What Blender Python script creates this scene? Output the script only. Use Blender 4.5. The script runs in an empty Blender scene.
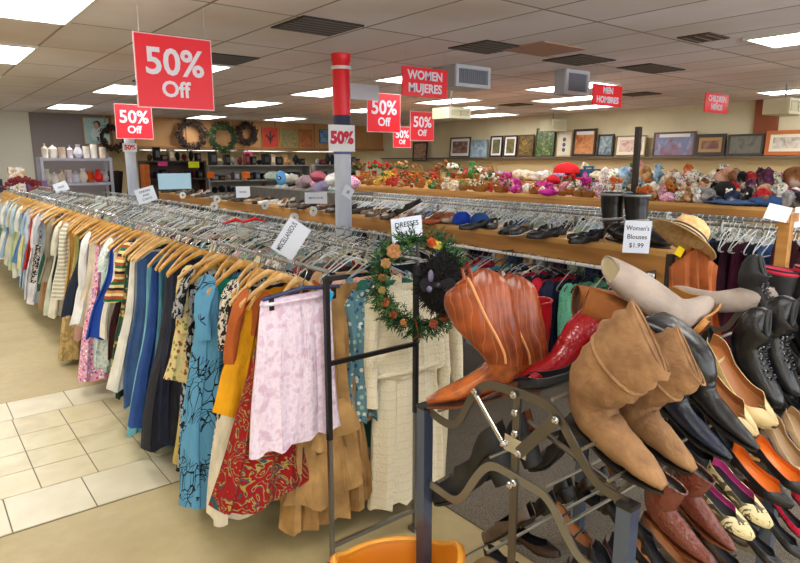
import bpy, bmesh, math, random
from mathutils import Vector, Matrix, noise
rnd = random.Random(7)
PI = math.pi
sc = bpy.context.scene
col = sc.collection
# ---------- camera, world, exposure ----------
CAMH = 1.8
cam_d = bpy.data.cameras.new('camera'); cam = bpy.data.objects.new('camera', cam_d); col.objects.link(cam)
cam_d.sensor_width = 36; cam_d.lens = 620/800*36; cam_d.clip_end = 100; cam_d.clip_start = 0.05
cam.location = (0, 0, CAMH)
PITCH = math.atan(121/620)
cam.rotation_euler = (PI/2-PITCH, 0, -math.radians(38.4))
sc.camera = cam
sc.view_settings.view_transform = 'Standard'; sc.view_settings.look = 'None'; sc.view_settings.gamma = 1
sc.view_settings.exposure = -0.12
W = bpy.data.worlds.new('world'); sc.world = W; W.use_nodes = True
W.node_tree.nodes['Background'].inputs[0].default_value = (0.85, 0.93, 1, 1)
W.node_tree.nodes['Background'].inputs[1].default_value = 1.0
def area(name, loc, rot, sx, sy, power, c=(1,1,1)):
    l = bpy.data.lights.new(name, 'AREA'); l.shape = 'RECTANGLE'; l.size = sx; l.size_y = sy; l.energy = power; l.color = c
    o = bpy.data.objects.new(name, l); col.objects.link(o); o.location = loc; o.rotation_euler = rot
    return o
# daylight through the storefront behind the camera
area('daylight_front', (4.0, -3.2, 1.45), (math.radians(98), 0, 0), 13, 2.2, 290, (0.95, 0.98, 1))
LAMP_EMIT = 14.0
CEIL = 2.8
# ---------- helpers ----------
class MB:
    def __init__(s): s.v = []; s.f = []; s.mi = []; s.cur = 0
    def add(s, vs, fs, M=None):
        b = len(s.v)
        for v in vs:
            v = Vector(v); s.v.append(M @ v if M else v)
        for f in fs: s.f.append([b+i for i in f]); s.mi.append(s.cur)
        return s
    def box(s, c, d, rot=None, M=None):
        x, y, z = d[0]/2, d[1]/2, d[2]/2
        vs = [Vector(q) for q in ((-x,-y,-z),(x,-y,-z),(x,y,-z),(-x,y,-z),(-x,-y,z),(x,-y,z),(x,y,z),(-x,y,z))]
        if rot: R = eul(*rot); vs = [R @ v for v in vs]
        vs = [v+Vector(c) for v in vs]
        return s.add(vs, [(0,3,2,1),(4,5,6,7),(0,1,5,4),(1,2,6,5),(2,3,7,6),(3,0,4,7)], M)
    def loft(s, rings, close=True, caps=True, M=None):
        n = len(rings[0]); vs = [p for r in rings for p in r]; fs = []
        for i in range(len(rings)-1):
            for j in range(n if close else n-1):
                k = (j+1) % n
                fs.append((i*n+j, i*n+k, (i+1)*n+k, (i+1)*n+j))
        if caps is True: caps = (True, True)
        if caps:
            if caps[0]: fs.append(tuple(range(n-1, -1, -1)))
            if caps[1]: fs.append(tuple(range((len(rings)-1)*n, len(rings)*n)))
        return s.add(vs, fs, M)
    def tube(s, pts, r, n=8, close=False, M=None, caps=True, flat=None):
        pts = [Vector(p) for p in pts]; rings = []
        N = len(pts); up = None
        for i, p in enumerate(pts):
            if close: t = pts[(i+1) % N]-pts[i-1]
            else: t = pts[min(i+1, N-1)]-pts[max(i-1, 0)]
            t.normalize()
            if up is None:
                up = Vector((0,0,1)) if abs(t.z) < .9 else Vector((1,0,0))
            a = t.cross(up); 
            if a.length < 1e-5: a = t.cross(Vector((1,0.1,0)))
            a.normalize(); b = a.cross(t); up = b
            rr = r[i] if isinstance(r, (list, tuple)) else r
            fl = flat or 1
            rings.append([p+a*math.cos(2*PI*k/n)*rr+b*math.sin(2*PI*k/n)*rr*fl for k in range(n)])
        if close: rings.append(rings[0])
        return s.loft(rings, True, caps and not close, M)
    def lathe(s, prof, n=20, c=(0,0,0), M=None, caps=True):
        rings = [[Vector(c)+Vector((r*math.cos(2*PI*k/n), r*math.sin(2*PI*k/n), z)) for k in range(n)] for r, z in prof]
        return s.loft(rings, True, caps, M)
    def ball(s, c, r, n=10, m=7, M=None):
        rx, ry, rz = (r, r, r) if not isinstance(r, (tuple, list)) else r
        rings = [[Vector(c)+Vector((rx*math.sin(PI*i/m)*math.cos(2*PI*k/n), ry*math.sin(PI*i/m)*math.sin(2*PI*k/n), rz*math.cos(PI*i/m))) for k in range(n)] for i in range(m+1)]
        rings[0] = [p+Vector((1e-4*math.cos(k), 1e-4*math.sin(k), 0)) for k, p in enumerate(rings[0])]
        return s.loft(rings[::-1], True, False, M)
    def grid(s, fn, nu, nv, M=None, wrap=False):
        vs = [fn(i/(nu-1) if not wrap else i/nu, j/(nv-1)) for j in range(nv) for i in range(nu)]
        fs = []
        for j in range(nv-1):
            for i in range(nu if wrap else nu-1):
                k = (i+1) % nu
                fs.append((j*nu+i, j*nu+k, (j+1)*nu+k, (j+1)*nu+i))
        return s.add(vs, fs, M)
    def mesh(s, name, mats, smooth=True, ang=40):
        me = bpy.data.meshes.new(name)
        me.from_pydata([tuple(v) for v in s.v], [], s.f)
        if not isinstance(mats, (list, tuple)): mats = [mats]
        for m in mats: me.materials.append(m)
        if len(mats) > 1: me.polygons.foreach_set('material_index', s.mi)
        if smooth:
            me.polygons.foreach_set('use_smooth', [True]*len(me.polygons))
            me.set_sharp_from_angle(angle=math.radians(ang))
        me.update()
        return me
    def build(s, name, mats, parent=None, loc=None, rot=None, smooth=True, ang=40, solid=0):
        o = bpy.data.objects.new(name, s.mesh(name, mats, smooth, ang)); col.objects.link(o)
        if parent: o.parent = parent
        if loc: o.location = loc
        if rot: o.rotation_euler = rot
        if solid:
            m = o.modifiers.new('solid', 'SOLIDIFY'); m.thickness = solid; m.offset = 0
        return o
def eul(x, y, z):
    return Matrix.Rotation(z, 3, 'Z') @ Matrix.Rotation(y, 3, 'Y') @ Matrix.Rotation(x, 3, 'X')
def tag(o, label, cat, group=None):
    o['label'] = label; o['category'] = cat
    if group: o['group'] = group
    return o
def thing(name, label, cat, loc=(0,0,0), rot=(0,0,0), group=None, scale=None):
    o = bpy.data.objects.new(name, None); col.objects.link(o); o.empty_display_size = .05
    o.location = loc; o.rotation_euler = rot
    if scale: o.scale = scale
    return tag(o, label, cat, group)
def struct(o): o['kind'] = 'structure'; return o
def children(o): return kids.get(o.name, [])
def dup(root, loc, rot=None, label=None, group=None, scale=None, mats=None, deep=True, cat=None):
    """copy a thing, its parts and their sub-parts; mats = {part name: material}"""
    r = root.copy(); col.objects.link(r); r.location = loc
    if rot is not None: r.rotation_euler = rot
    if scale is not None: r.scale = (scale,)*3 if isinstance(scale, (int, float)) else scale
    if label: r['label'] = label
    if group: r['group'] = group
    if cat: r['category'] = cat
    def setm(o):
        if mats:
            k = o.name.split('.')[0]
            if k in mats and o.type == 'MESH':
                o.material_slots[0].link = 'OBJECT'; o.material_slots[0].material = mats[k]
    setm(r)
    def rec(a, b):
        for ch in a['_k'] if '_k' in a else KID.get(a.name, []):
            c = ch.copy(); col.objects.link(c); c.parent = b; setm(c)
            rec(ch, c)
    rec(root, r)
    return r
KID = {}
def kill(o):
    for ch in KID.pop(o.name, []): kill(ch)
    bpy.data.objects.remove(o)
def part(mb, name, mats, parent, **k):
    o = mb.build(name, mats, parent, **k); KID.setdefault(parent.name, []).append(o); return o
def hexc(h):
    h = h.lstrip('#'); v = [int(h[i:i+2], 16)/255 for i in (0, 2, 4)]
    return tuple((c/12.92 if c <= .04045 else ((c+.055)/1.055)**2.4) for c in v)+(1,)
MC = {}
def mat(name, c, rough=.6, metal=0, emit=0, spec=None, alpha=None, trans=0):
    if name in MC: return MC[name]
    m = bpy.data.materials.new(name); m.use_nodes = True; MC[name] = m
    b = m.node_tree.nodes['Principled BSDF']
    if isinstance(c, str): c = hexc(c)
    b.inputs['Base Color'].default_value = c
    b.inputs['Roughness'].default_value = rough; b.inputs['Metallic'].default_value = metal
    if spec is not None: b.inputs['Specular IOR Level'].default_value = spec
    if emit: b.inputs['Emission Color'].default_value = c; b.inputs['Emission Strength'].default_value = emit
    if trans: b.inputs['Transmission Weight'].default_value = trans
    if alpha is not None: b.inputs['Alpha'].default_value = alpha
    m.diffuse_color = c
    return m
class NT:
    """small node-graph helper"""
    def __init__(s, name, rough=.8, metal=0, coord='Object'):
        s.m = bpy.data.materials.new(name); s.m.use_nodes = True; s.t = s.m.node_tree
        s.b = s.t.nodes['Principled BSDF']; s.b.inputs['Roughness'].default_value = rough; s.b.inputs['Metallic'].default_value = metal
        tc = s.n('ShaderNodeTexCoord'); s.co = tc.outputs[coord]; MC[name] = s.m
    def n(s, t, **k):
        x = s.t.nodes.new(t)
        for a, v in k.items(): setattr(x, a, v)
        return x
    def l(s, a, b): s.t.links.new(a, b)
    def mapping(s, scale=(1,1,1), loc=(0,0,0), rot=(0,0,0), src=None):
        x = s.n('ShaderNodeMapping'); s.l(src or s.co, x.inputs[0])
        x.inputs['Scale'].default_value = scale; x.inputs['Location'].default_value = loc; x.inputs['Rotation'].default_value = rot
        return x.outputs[0]
    def noise(s, scale, detail=3, src=None, rough=.5, dist=0):
        x = s.n('ShaderNodeTexNoise'); s.l(src or s.co, x.inputs['Vector'])
        x.inputs['Scale'].default_value = scale; x.inputs['Detail'].default_value = detail; x.inputs['Roughness'].default_value = rough; x.inputs['Distortion'].default_value = dist
        return x.outputs['Fac']
    def voro(s, scale, feature='F1', src=None, out='Distance', rand=1):
        x = s.n('ShaderNodeTexVoronoi', feature=feature); s.l(src or s.co, x.inputs['Vector']); x.inputs['Scale'].default_value = scale
        x.inputs['Randomness'].default_value = rand
        return x.outputs[out]
    def wave(s, scale, dist=2, src=None, direction='X', kind='BANDS'):
        x = s.n('ShaderNodeTexWave', wave_type=kind); s.l(src or s.co, x.inputs['Vector']); x.inputs['Scale'].default_value = scale; x.inputs['Distortion'].default_value = dist
        if kind == 'BANDS': x.bands_direction = direction
        return x.outputs['Fac']
    def ramp(s, fac, stops, const=False):
        x = s.n('ShaderNodeValToRGB'); s.l(fac, x.inputs[0]); e = x.color_ramp.elements
        if const: x.color_ramp.interpolation = 'CONSTANT'
        while len(e) < len(stops): e.new(.5)
        for i, (p, c) in enumerate(stops):
            e[i].position = p; e[i].color = hexc(c) if isinstance(c, str) else c
        return x.outputs[0]
    def mix(s, f, a, b):
        x = s.n('ShaderNodeMix', data_type='RGBA')
        if isinstance(f, (int, float)): x.inputs[0].default_value = f
        else: s.l(f, x.inputs[0])
        for k, v in ((6, a), (7, b)):
            if isinstance(v, str): v = hexc(v)
            if isinstance(v, tuple): x.inputs[k].default_value = v
            else: s.l(v, x.inputs[k])
        return x.outputs[2]
    def math(s, op, a, b=0):
        x = s.n('ShaderNodeMath', operation=op)
        for k, v in ((0, a), (1, b)):
            if isinstance(v, (int, float)): x.inputs[k].default_value = v
            else: s.l(v, x.inputs[k])
        return x.outputs[0]
    def color(s, c): s.l(c, s.b.inputs['Base Color']); return s
    def bump(s, h, strength=.3, dist=.01):
        x = s.n('ShaderNodeBump'); x.inputs['Strength'].default_value = strength; x.inputs['Distance'].default_value = dist
        s.l(h, x.inputs['Height']); s.l(x.outputs[0], s.b.inputs['Normal']); return s
def fabric(c, name=None, var=.12, rough=.9, weave=True):
    """plain cloth with slight tone variation"""
    name = name or 'cloth_'+c.strip('#')
    if name in MC: return MC[name]
    t = NT(name, rough); b = hexc(c)
    d = tuple(x*(1-var*1.6) for x in b[:3])+(1,); e = tuple(min(1, x*(1+var)) for x in b[:3])+(1,)
    t.color(t.ramp(t.noise(9, 4), [(.3, d), (.7, e)]))
    t.bump(t.noise(7, 4, src=t.mapping((1.6,1.6,.5)), dist=.8), .9, .03)
    t.b.inputs['Specular IOR Level'].default_value = .25
    return t.m
def pattern(name, kind, cs, scale=30, rough=.9):
    if name in MC: return MC[name]
    t = NT(name, rough); t.b.inputs['Specular IOR Level'].default_value = .25
    if kind == 'floral':      # blobs of cs[1..] on cs[0]
        d = t.voro(scale); f = t.ramp(d, [(0, (1,1,1,1)), (.42, (0,0,0,1))], True)
        cc = t.voro(scale, out='Color'); sep = t.n('ShaderNodeSeparateColor'); t.l(cc, sep.inputs[0])
        st = [(i/max(1, len(cs)-1), c) for i, c in enumerate(cs[1:])]
        t.color(t.mix(f, cs[0], t.ramp(sep.outputs[0], st, True)))
    elif kind == 'paisley':
        n = t.noise(scale*.5, 2, dist=2.5)
        w = t.math('FRACT', t.math('MULTIPLY', n, 6))
        a = t.ramp(w, [(0, cs[0]), (.55, cs[1]), (.72, cs[2]), (.85, cs[0])], True)
        d = t.voro(scale*.25); ring = t.math('FRACT', t.math('MULTIPLY', d, 5))
        f = t.ramp(d, [(0, (1,1,1,1)), (.38, (0,0,0,1))], True)
        b = t.ramp(ring, [(0, cs[1]), (.35, cs[0]), (.7, cs[2])], True)
        t.color(t.mix(f, a, b))
    elif kind == 'tree':      # dark branching twigs on a plain ground
        mp = t.mapping((1, 1, .6)); 
        n = t.noise(3, 2, src=mp); add = t.n('ShaderNodeVectorMath', operation='ADD'); t.l(mp, add.inputs[0]); 
        cb = t.n('ShaderNodeCombineXYZ'); t.l(n, cb.inputs[0]); t.l(n, cb.inputs[2]); t.l(cb.outputs[0], add.inputs[1])
        d = t.voro(scale*.35, 'DISTANCE_TO_EDGE', add.outputs[0]); d2 = t.voro(scale, 'DISTANCE_TO_EDGE', add.outputs[0])
        f1 = t.ramp(d, [(0, (1,1,1,1)), (.018, (0,0,0,1))], True)
        f2 = t.ramp(d2, [(0, (1,1,1,1)), (.04, (0,0,0,1))], True)
        msk = t.ramp(t.noise(5, 2), [(0, (0,0,0,1)), (.5, (1,1,1,1))], True)
        f = t.math('MAXIMUM', f1, t.math('MULTIPLY', f2, msk))
        t.color(t.mix(t.math('MULTIPLY', f, msk), cs[0], cs[1]))
    elif kind == 'stripe':
        w = t.wave(scale, .3, direction='Z'); st = [(i/len(cs), c) for i, c in enumerate(cs)]
        sp = t.n('ShaderNodeSeparateXYZ'); t.l(t.co, sp.inputs[0])
        fr = t.math('FRACT', t.math('MULTIPLY', sp.outputs[2], scale))
        t.color(t.ramp(fr, st, True))
    elif kind == 'vstripe':
        sp = t.n('ShaderNodeSeparateXYZ'); t.l(t.co, sp.inputs[0])
        fr = t.math('FRACT', t.math('MULTIPLY', t.math('ADD', sp.outputs[0], t.math('MULTIPLY', sp.outputs[2], .08)), scale))
        st = [(i/len(cs), c) for i, c in enumerate(cs)]; t.color(t.ramp(fr, st, True))
    elif kind == 'mottle':
        t.color(t.ramp(t.noise(scale, 4), [(.35+.3*i/(len(cs)-1), c) for i, c in enumerate(cs)])); t.bump(t.noise(scale*2, 3), .5, .02)
    elif kind == 'animal':
        t.color(t.ramp(t.noise(scale, 2, dist=1.2), [(0, cs[0]), (.5, cs[1])], True))
    elif kind == 'lace':      # open crochet: rows and small holes
        d = t.voro(scale*3, rand=.8); f = t.ramp(d, [(.0, (1,1,1,1)), (.3, (0,0,0,1))])
        sp = t.n('ShaderNodeSeparateXYZ'); t.l(t.co, sp.inputs[0])
        fr = t.math('FRACT', t.math('MULTIPLY', sp.outputs[2], 11)); r = t.ramp(fr, [(0, (1,1,1,1)), (.08, (0,0,0,1)), (.5, (0,0,0,1)), (.53, (1,1,1,1)), (.6, (0,0,0,1))], True)
        t.color(t.mix(t.math('MAXIMUM', t.math('MULTIPLY', f, .8), t.math('MULTIPLY', r, .22)), cs[0], cs[1]))
        t.bump(d, .6, .006); return t.m
    elif kind == 'knit':
        d = t.voro(scale*2, rand=.5); t.color(t.mix(t.math('MULTIPLY', d, 1.1), cs[0], cs[1])); t.bump(d, .7, .006); return t.m
    t.bump(t.noise(7, 4, src=t.mapping((1.6,1.6,.5)), dist=.8), .9, .03)
    return t.m
def leather(c, name=None, rough=.38, c2=None, sc_=14, bump=.2, kind='noise'):
    name = name or 'leather_'+c.strip('#')
    if name in MC: return MC[name]
    t = NT(name, rough); b = hexc(c); d = hexc(c2) if c2 else tuple(x*.55 for x in b[:3])+(1,)
    if kind == 'noise': t.color(t.ramp(t.noise(sc_, 5), [(.35, d), (.62, b)])); t.bump(t.math('ADD', t.math('MULTIPLY', t.noise(90, 4), .25), t.noise(16, 3, dist=1)), bump*1.6, .008)
    elif kind == 'croc':
        v = t.voro(45); t.color(t.ramp(v, [(0, d), (.25, b)])); t.bump(t.voro(45, 'DISTANCE_TO_EDGE'), .6, .004)
    elif kind == 'snake':
        v = t.voro(110, rand=.4); n = t.noise(22, 3, dist=1); t.color(t.mix(t.ramp(n, [(0, (0,0,0,1)), (.53, (1,1,1,1))], True), b, d)); t.bump(v, .5, .003)
    elif kind == 'stitch':
        w = t.wave(11, 9, src=t.mapping((1,1,.5))); t.color(t.mix(t.ramp(w, [(0, (.32,.32,.32,1)), (.03, (0,0,0,1))]), t.ramp(t.noise(sc_, 4), [(.3, d), (.6, b)]), '#c98a55')); t.bump(w, .25, .004)
    return t.m
def wood(name, c1, c2, sc_=3, rough=.5, ax=(1,.08,1)):
    if name in MC: return MC[name]
    t = NT(name, rough); mp = t.mapping(ax)
    t.color(t.ramp(t.noise(sc_*9, 5, src=mp, dist=.6), [(.3, c2), (.7, c1)])); return t.m
M = {}
M['railm'] = mat('rail_grey', '#8d9090', .45, .8); M['chrome'] = mat('chrome', '#c9cacd', .22, 1); M['steel'] = mat('steel', '#8f8f90', .38, 1); M['dsteel'] = mat('dark_steel', '#6b6764', .36, .95)
M['white'] = mat('white_plastic', '#e8e8ea', .45); M['black'] = mat('black_plastic', '#141416', .4); M['grayp'] = mat('grey_plastic', '#9a9ba0', .4)
M['clear'] = mat('clear_plastic', '#dfe6e2', .25, 0, trans=0); M['paper'] = mat('paper', '#dfe6f5', .7); M['ink'] = mat('ink', '#2a2a38', .8)
M['red'] = mat('sign_red', '#f0122a', .4); M['redink'] = mat('red_ink', '#d51f43', .6); M['signw'] = mat('sign_white', '#e6e3f2', .5)
M['hangw'] = wood('hanger_wood', '#e6b25c', '#c08a3c', 2, .38); M['hangw2'] = wood('hanger_wood_pale', '#ebc88a', '#cf9c58', 2, .42)
M['pine'] = wood('pine_board', '#d9a865', '#b9853f', 1.2, .5, (1,.1,1)); M['pine2'] = wood('pine_edge', '#c68f4c', '#96622a', 1.2, .5, (1,.1,1))
M['dwood'] = wood('dark_wood', '#5a3420', '#32190e', 2, .45)
def text(s, size, m, parent, loc, rot, name='lettering', extrude=.0015, bold=0, align='CENTER', shear=0, sx=1):
    c = bpy.data.curves.new('txt', 'FONT'); c.body = s; c.size = size; c.extrude = extrude; c.align_x = align; c.align_y = 'CENTER'; c.offset = bold; c.shear = shear; c.resolution_u = 3
    o = bpy.data.objects.new('tmp', c); col.objects.link(o)
    dg = bpy.context.evaluated_depsgraph_get(); me = bpy.data.meshes.new_from_object(o.evaluated_get(dg))
    bpy.data.objects.remove(o); me.materials.clear(); me.materials.append(m); me.name = name
    t = bpy.data.objects.new(name, me); col.objects.link(t); t.parent = parent; t.location = loc; t.rotation_euler = rot; t.scale = (sx, 1, 1)
    KID.setdefault(parent.name, []).append(t)
    return t
# ---------- structure ----------
t = NT('floor_vinyl', .45)
n1 = t.noise(1.3, 5); n2 = t.noise(14, 4)
t.color(t.mix(t.math('MULTIPLY', n2, .5), t.ramp(n1, [(.3, '#b5a277'), (.55, '#cdbd92'), (.75, '#c3b081')]), '#9c8a5c'))
t.bump(t.noise(30, 3), .08, .003)
fl = MB().box((5, 7, -.05), (17, 24, .1)).build('floor', t.m, smooth=False); struct(fl)
# tiled path inlay
t = NT('path_tile', .3)
t.color(t.ramp(t.noise(3, 5), [(.3, '#c6b98f'), (.5, '#ddd2b0'), (.7, '#d3c69c')])); t.bump(t.noise(25, 3), .05, .003)
tileA = t.m
t = NT('border_tile', .3); t.color(t.ramp(t.noise(4, 5), [(.3, '#d6ccb0'), (.7, '#e8e2cc')])); tileB = t.m
base = MB().box((-.3, 4.33, .001), (3.4, 1.99, .002)).build('trim_1', mat('grout', '#7d7059', .8), smooth=False); struct(base)
b = MB(); w = MB(); g = .007
for i in range(-4, 4):
    for (y0, y1) in ((3.34, 3.73), (4.92, 5.31)):
        x0 = .22+.385*i-(.19 if y0 > 4 else 0); w.box((x0+.1925, (y0+y1)/2, .0035), (.385-g, y1-y0-g, .005))
ys = [3.73, 4.02, 4.295, 4.59, 4.92]
for i in range(-5, 4):
    x0 = .405+.295*i
    for j in range(4): b.box((x0+.1475, (ys[j]+ys[j+1])/2, .0035), (.295-g, ys[j+1]-ys[j]-g, .005))
struct(b.build('trim_2', tileA, smooth=False)); struct(w.build('trim_3', tileB, smooth=False))
# carpet under the shoe rack
t = NT('carpet_grey', .95); t.color(t.mix(t.ramp(t.noise(220, 2), [(.45, (0,0,0,1)), (.62, (1,1,1,1))]), t.ramp(t.noise(3, 3), [(.3, '#4f483f'), (.7, '#665d51')]), '#8d8477')); t.bump(t.noise(200, 2), .5, .004)
cp = MB().box((7.3, 6.3, .004), (10.5, 20.4, .008)).build('carpet', t.m, smooth=False); struct(cp)
# ceiling
t = NT('ceiling_tile', .9)
br = t.n('ShaderNodeTexBrick'); br.offset = 0; br.squash = 1
t.l(t.mapping((1,1,1), (-1.09+6.1, -5.33+12.2, 0)), br.inputs['Vector'])
br.inputs['Scale'].default_value = 1; br.inputs['Brick Width'].default_value = .61; br.inputs['Row Height'].default_value = 1.22
br.inputs['Mortar Size'].default_value = .011; br.inputs['Mortar Smooth'].default_value = 0
br.inputs['Color1'].default_value = hexc('#e2dbdc'); br.inputs['Color2'].default_value = hexc('#f1ecf0'); br.inputs['Mortar'].default_value = hexc('#8f847c')
br.inputs['Bias'].default_value = 0
st = t.mix(t.ramp(t.noise(.7, 3), [(.45, (0,0,0,1)), (.75, (.55,.55,.55,1))]), br.outputs['Color'], '#c4ab94')
t.color(t.mix(t.math('MULTIPLY', t.noise(70, 2), .2), st, '#a49b96'))
ce = MB().box((5, 7, CEIL+.05), (17, 24, .1)).build('ceiling', t.m, smooth=False); struct(ce)
wallm = NT('wall_cream', .85); wallm.color(wallm.ramp(wallm.noise(1.5, 4), [(.3, '#d9cda9'), (.7, '#e6dcbc')])); wallm = wallm.m
whitew = mat('wall_offwhite', '#d8d6cc', .85)
struct(MB().box((-3.0, 7, 1.4), (.1, 24, 2.8)).build('wall_left', wallm, smooth=False))
struct(MB().box((11.6, 7, 1.4), (.1, 24, 2.8)).build('wall_right', wallm, smooth=False))
struct(MB().box((5, 18.6, 1.4), (17, .1, 2.8)).build('wall_back', mat('wall_tan', '#cdbb93', .85), smooth=False))
struct(MB().box((.6, 15.5, 1.4), (3.4, .12, 2.8)).build('wall_partition', whitew, smooth=False))
# storefront behind the camera: low sill, piers, glass
sf = MB(); sf.box((5, -4, .3), (17, .12, .6)); sf.box((5, -4, 2.65), (17, .12, .3))
for x in (-2.9, 0.2, 3.3, 6.4, 9.5, 11.5): sf.box((x, -4, 1.5), (.14, .12, 2.0))
struct(sf.build('wall_front', wallm, smooth=False))
# picture ledge along the right wall, brick-red pilaster
struct(MB().box((11.44, 9, 1.86), (.16, 12.6, .03)).build('trim_4', mat('ledge_grey', '#6a6258', .6), smooth=False))
struct(MB().box((11.52, 4.6, 2.35), (.1, .36, .9)).build('trim_5', mat('pilaster_brown', '#8a4a2c', .7), smooth=False))
struct(MB().box((11.54, 9.1, 1.5), (.03, 12.6, .7)).build('trim_6', mat('wall_lower', '#c9b284', .85), smooth=False))
# canopy (header band) above the counter at the back
hd = MB(); hd.box((7.65, 15.45, 2.46), (7.9, .1, .68)); 
struct(hd.build('wall_header', wood('header_panel', '#c99a66', '#b98753', .6, .6, (.6,.6,.1)), smooth=False))
struct(MB().box((7.65, 16.7, 2.1), (7.9, 2.6, .05)).build('trim_7', mat('canopy_underside', '#b8ae9c', .8), smooth=False))
struct(MB().box((3.0, 15.46, 1.4), (1.5, .1, 2.8)).build('wall_panel', mat('wall_taupe', '#8b8285', .85), smooth=False))
fm = MB()
for x in (4.35, 5.55, 6.75, 7.95, 9.15, 10.35): fm.box((x, 15.39, 2.46), (.025, .02, .68))
fm.box((7.65, 15.38, 2.11), (7.9, .06, .05))
struct(fm.build('trim_8', mat('header_trim', '#9f6d3d', .6), smooth=False))
struct(MB().box((3.8, 15.39, 2.4), (.12, .06, .75)).build('trim_9', mat('brown_post', '#6f5135', .6), smooth=False))
# under-canopy lamps
lampm = mat('lamp_diffuser', (1, .985, .93, 1), .5, emit=LAMP_EMIT)
lampf = mat('lamp_frame', '#d8d4cc', .5)
def lamp(x0, x1, y0, y1, desc, z=CEIL):
    o = thing('ceiling_light', desc, 'ceiling light', ((x0+x1)/2, (y0+y1)/2, z-.012))
    a, c = x1-x0, y1-y0; f = MB()
    for s in (-1, 1): f.box((s*(a/2-.012), 0, 0), (.024, c, .024)); f.box((0, s*(c/2-.012), 0), (a-.048, .024, .024))
    part(f, 'frame', lampf, o, smooth=False)
    part(MB().box((0, 0, .004), (a-.048, c-.048, .012)), 'diffuser', lampm, o, smooth=False)
    if 'outside the photographed' in desc: o['group'] = 'ceiling lights outside the photograph'
lamps = [(.48,1.09,4.11,5.33,'large bright ceiling light panel cut off by the top left corner'),
 (.48,1.09,6.55,7.77,'bright ceiling light panel below the corner one at the left edge'),
 (.48,1.09,8.99,10.21,'small sliver of ceiling light third down the left edge'),
 (.48,1.09,11.43,12.65,'ceiling light sliver lowest on the left edge'),
 (2.31,2.92,8.99,10.21,'ceiling light left of the big 50% sign'),
 (2.31,2.92,12.65,13.87,'narrow far ceiling light above the metal shelf at left'),
 (2.31,2.92,6.55,7.77,'ceiling light peeking out right of the big 50% sign'),
 (4.75,5.36,10.0,11.2,'far ceiling light between big 50% sign and red column'),
 (4.75,5.36,7.5,8.72,'ceiling light just left of the red column top'),
 (5.4,6.0,13.87,15.0,'farthest ceiling light above the brown wreath'),
 (7.15,7.76,13.3,14.5,'farthest ceiling light above the fleur panel'),
 (4.75,5.36,5.33,6.55,'ceiling light half hidden behind the red column top and women sign'),
 (7.1,7.7,9.8,11.0,'far ceiling light glimpsed beside the column behind a 50% sign'),
 (7.1,7.7,7.5,8.6,'ceiling light behind and below the women sign'),
 (8.41,9.02,8.39,9.5,'long ceiling light under the lower duct box'),
 (10.0,10.7,9.3,10.5,'ceiling light close above the first wall pictures'),
 (7.0,7.6,4.9,6.05,'ceiling light left of the second duct box'),
 (8.4,9.0,5.9,7.1,'ceiling light left of the men sign'),
 (9.9,10.5,6.7,7.87,'ceiling light under the men sign'),
 (5.6,6.2,1.27,2.49,'large bright ceiling light at the right edge'),
 (10.0,10.6,2.6,4.2,'long ceiling light low at the right edge by the wall')]
for a in lamps: lamp(*a)
for (x0, x1, d) in ((4.6,5.8,'light strip under the canopy left of the wreaths'),(5.9,7.0,'light strip under the canopy below the green wreath'),(7.3,8.5,'light strip under the canopy below the fleur panel'),(8.8,10.2,'light strip under the canopy left of the column')):
    lamp(x0, x1, 15.7, 16.2, d, 2.075)
# extra panels outside the photograph's frame that light the near racks
for i, (x, y) in enumerate(((.8, .6), (.8, -1.8), (3.3, .6), (3.3, -1.8), (5.9, -1.2), (8.4, .8), (8.4,-1.6), (-1.4, 3), (-1.4, 6), (-1.4, 0), (-1.4, 9))):
    lamp(x-.305, x+.305, y-.6, y+.6, 'ceiling light panel overhead, outside the photographed part of the ceiling')
# ceiling vents
ventd = mat('vent_dark', '#3a322c', .7); vents = mat('vent_slat', '#6d625a', .6)
def vent(x0, x1, y0, y1, desc, m2=None):
    o = thing('ceiling_vent', desc, 'ceiling vent', ((x0+x1)/2, (y0+y1)/2, CEIL-.01)); a, c = x1-x0, y1-y0
    part(MB().box((0,0,.005), (a, c, .01)), 'backing', m2 or ventd, o, smooth=False)
    s = MB(); k = int(c/.07)
    for i in range(k): s.box((0, -c/2+c*(i+.5)/k, -.002), (a*.94, .022, .006), (.25,0,0))
    part(s, 'slats', vents, o, smooth=False)
vent(2.34,2.86,4.04,4.54,'square louvred ceiling vent right of the big 50% sign')
vent(2.31,2.92,5.92,6.52,'dark ceiling vent directly right of the big 50% sign edge')
vent(4.0,4.5,3.87,4.35,'dark ceiling vent at top centre above the women sign')
vent(5.22,5.8,3.8,4.27,'dark ceiling vent right of the stained tile')
vent(5.15,5.5,2.55,2.82,'brownish ceiling vent nearest the upper right corner', mat('vent_brown', '#5a4334', .7))
vent(6.27,7.0,3.7,4.1,'dark ceiling vent right of the second duct box')
vent(8.7,9.1,7.6,8.1,'small far ceiling vent above the long light')
vent(8.76,9.2,5.2,5.7,'small ceiling vent right of the men sign')
vent(2.45,2.8,8.2,8.6,'thin dark vent beside the light at left')
tag(MB().box((4.72, 3.85, CEIL-.006), (.6, .5, .012)).build('ceiling_tile', mat('stained_tile', '#b08a76', .9), smooth=False), 'pinkish stained ceiling tile between two dark vents', 'ceiling tile')
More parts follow.
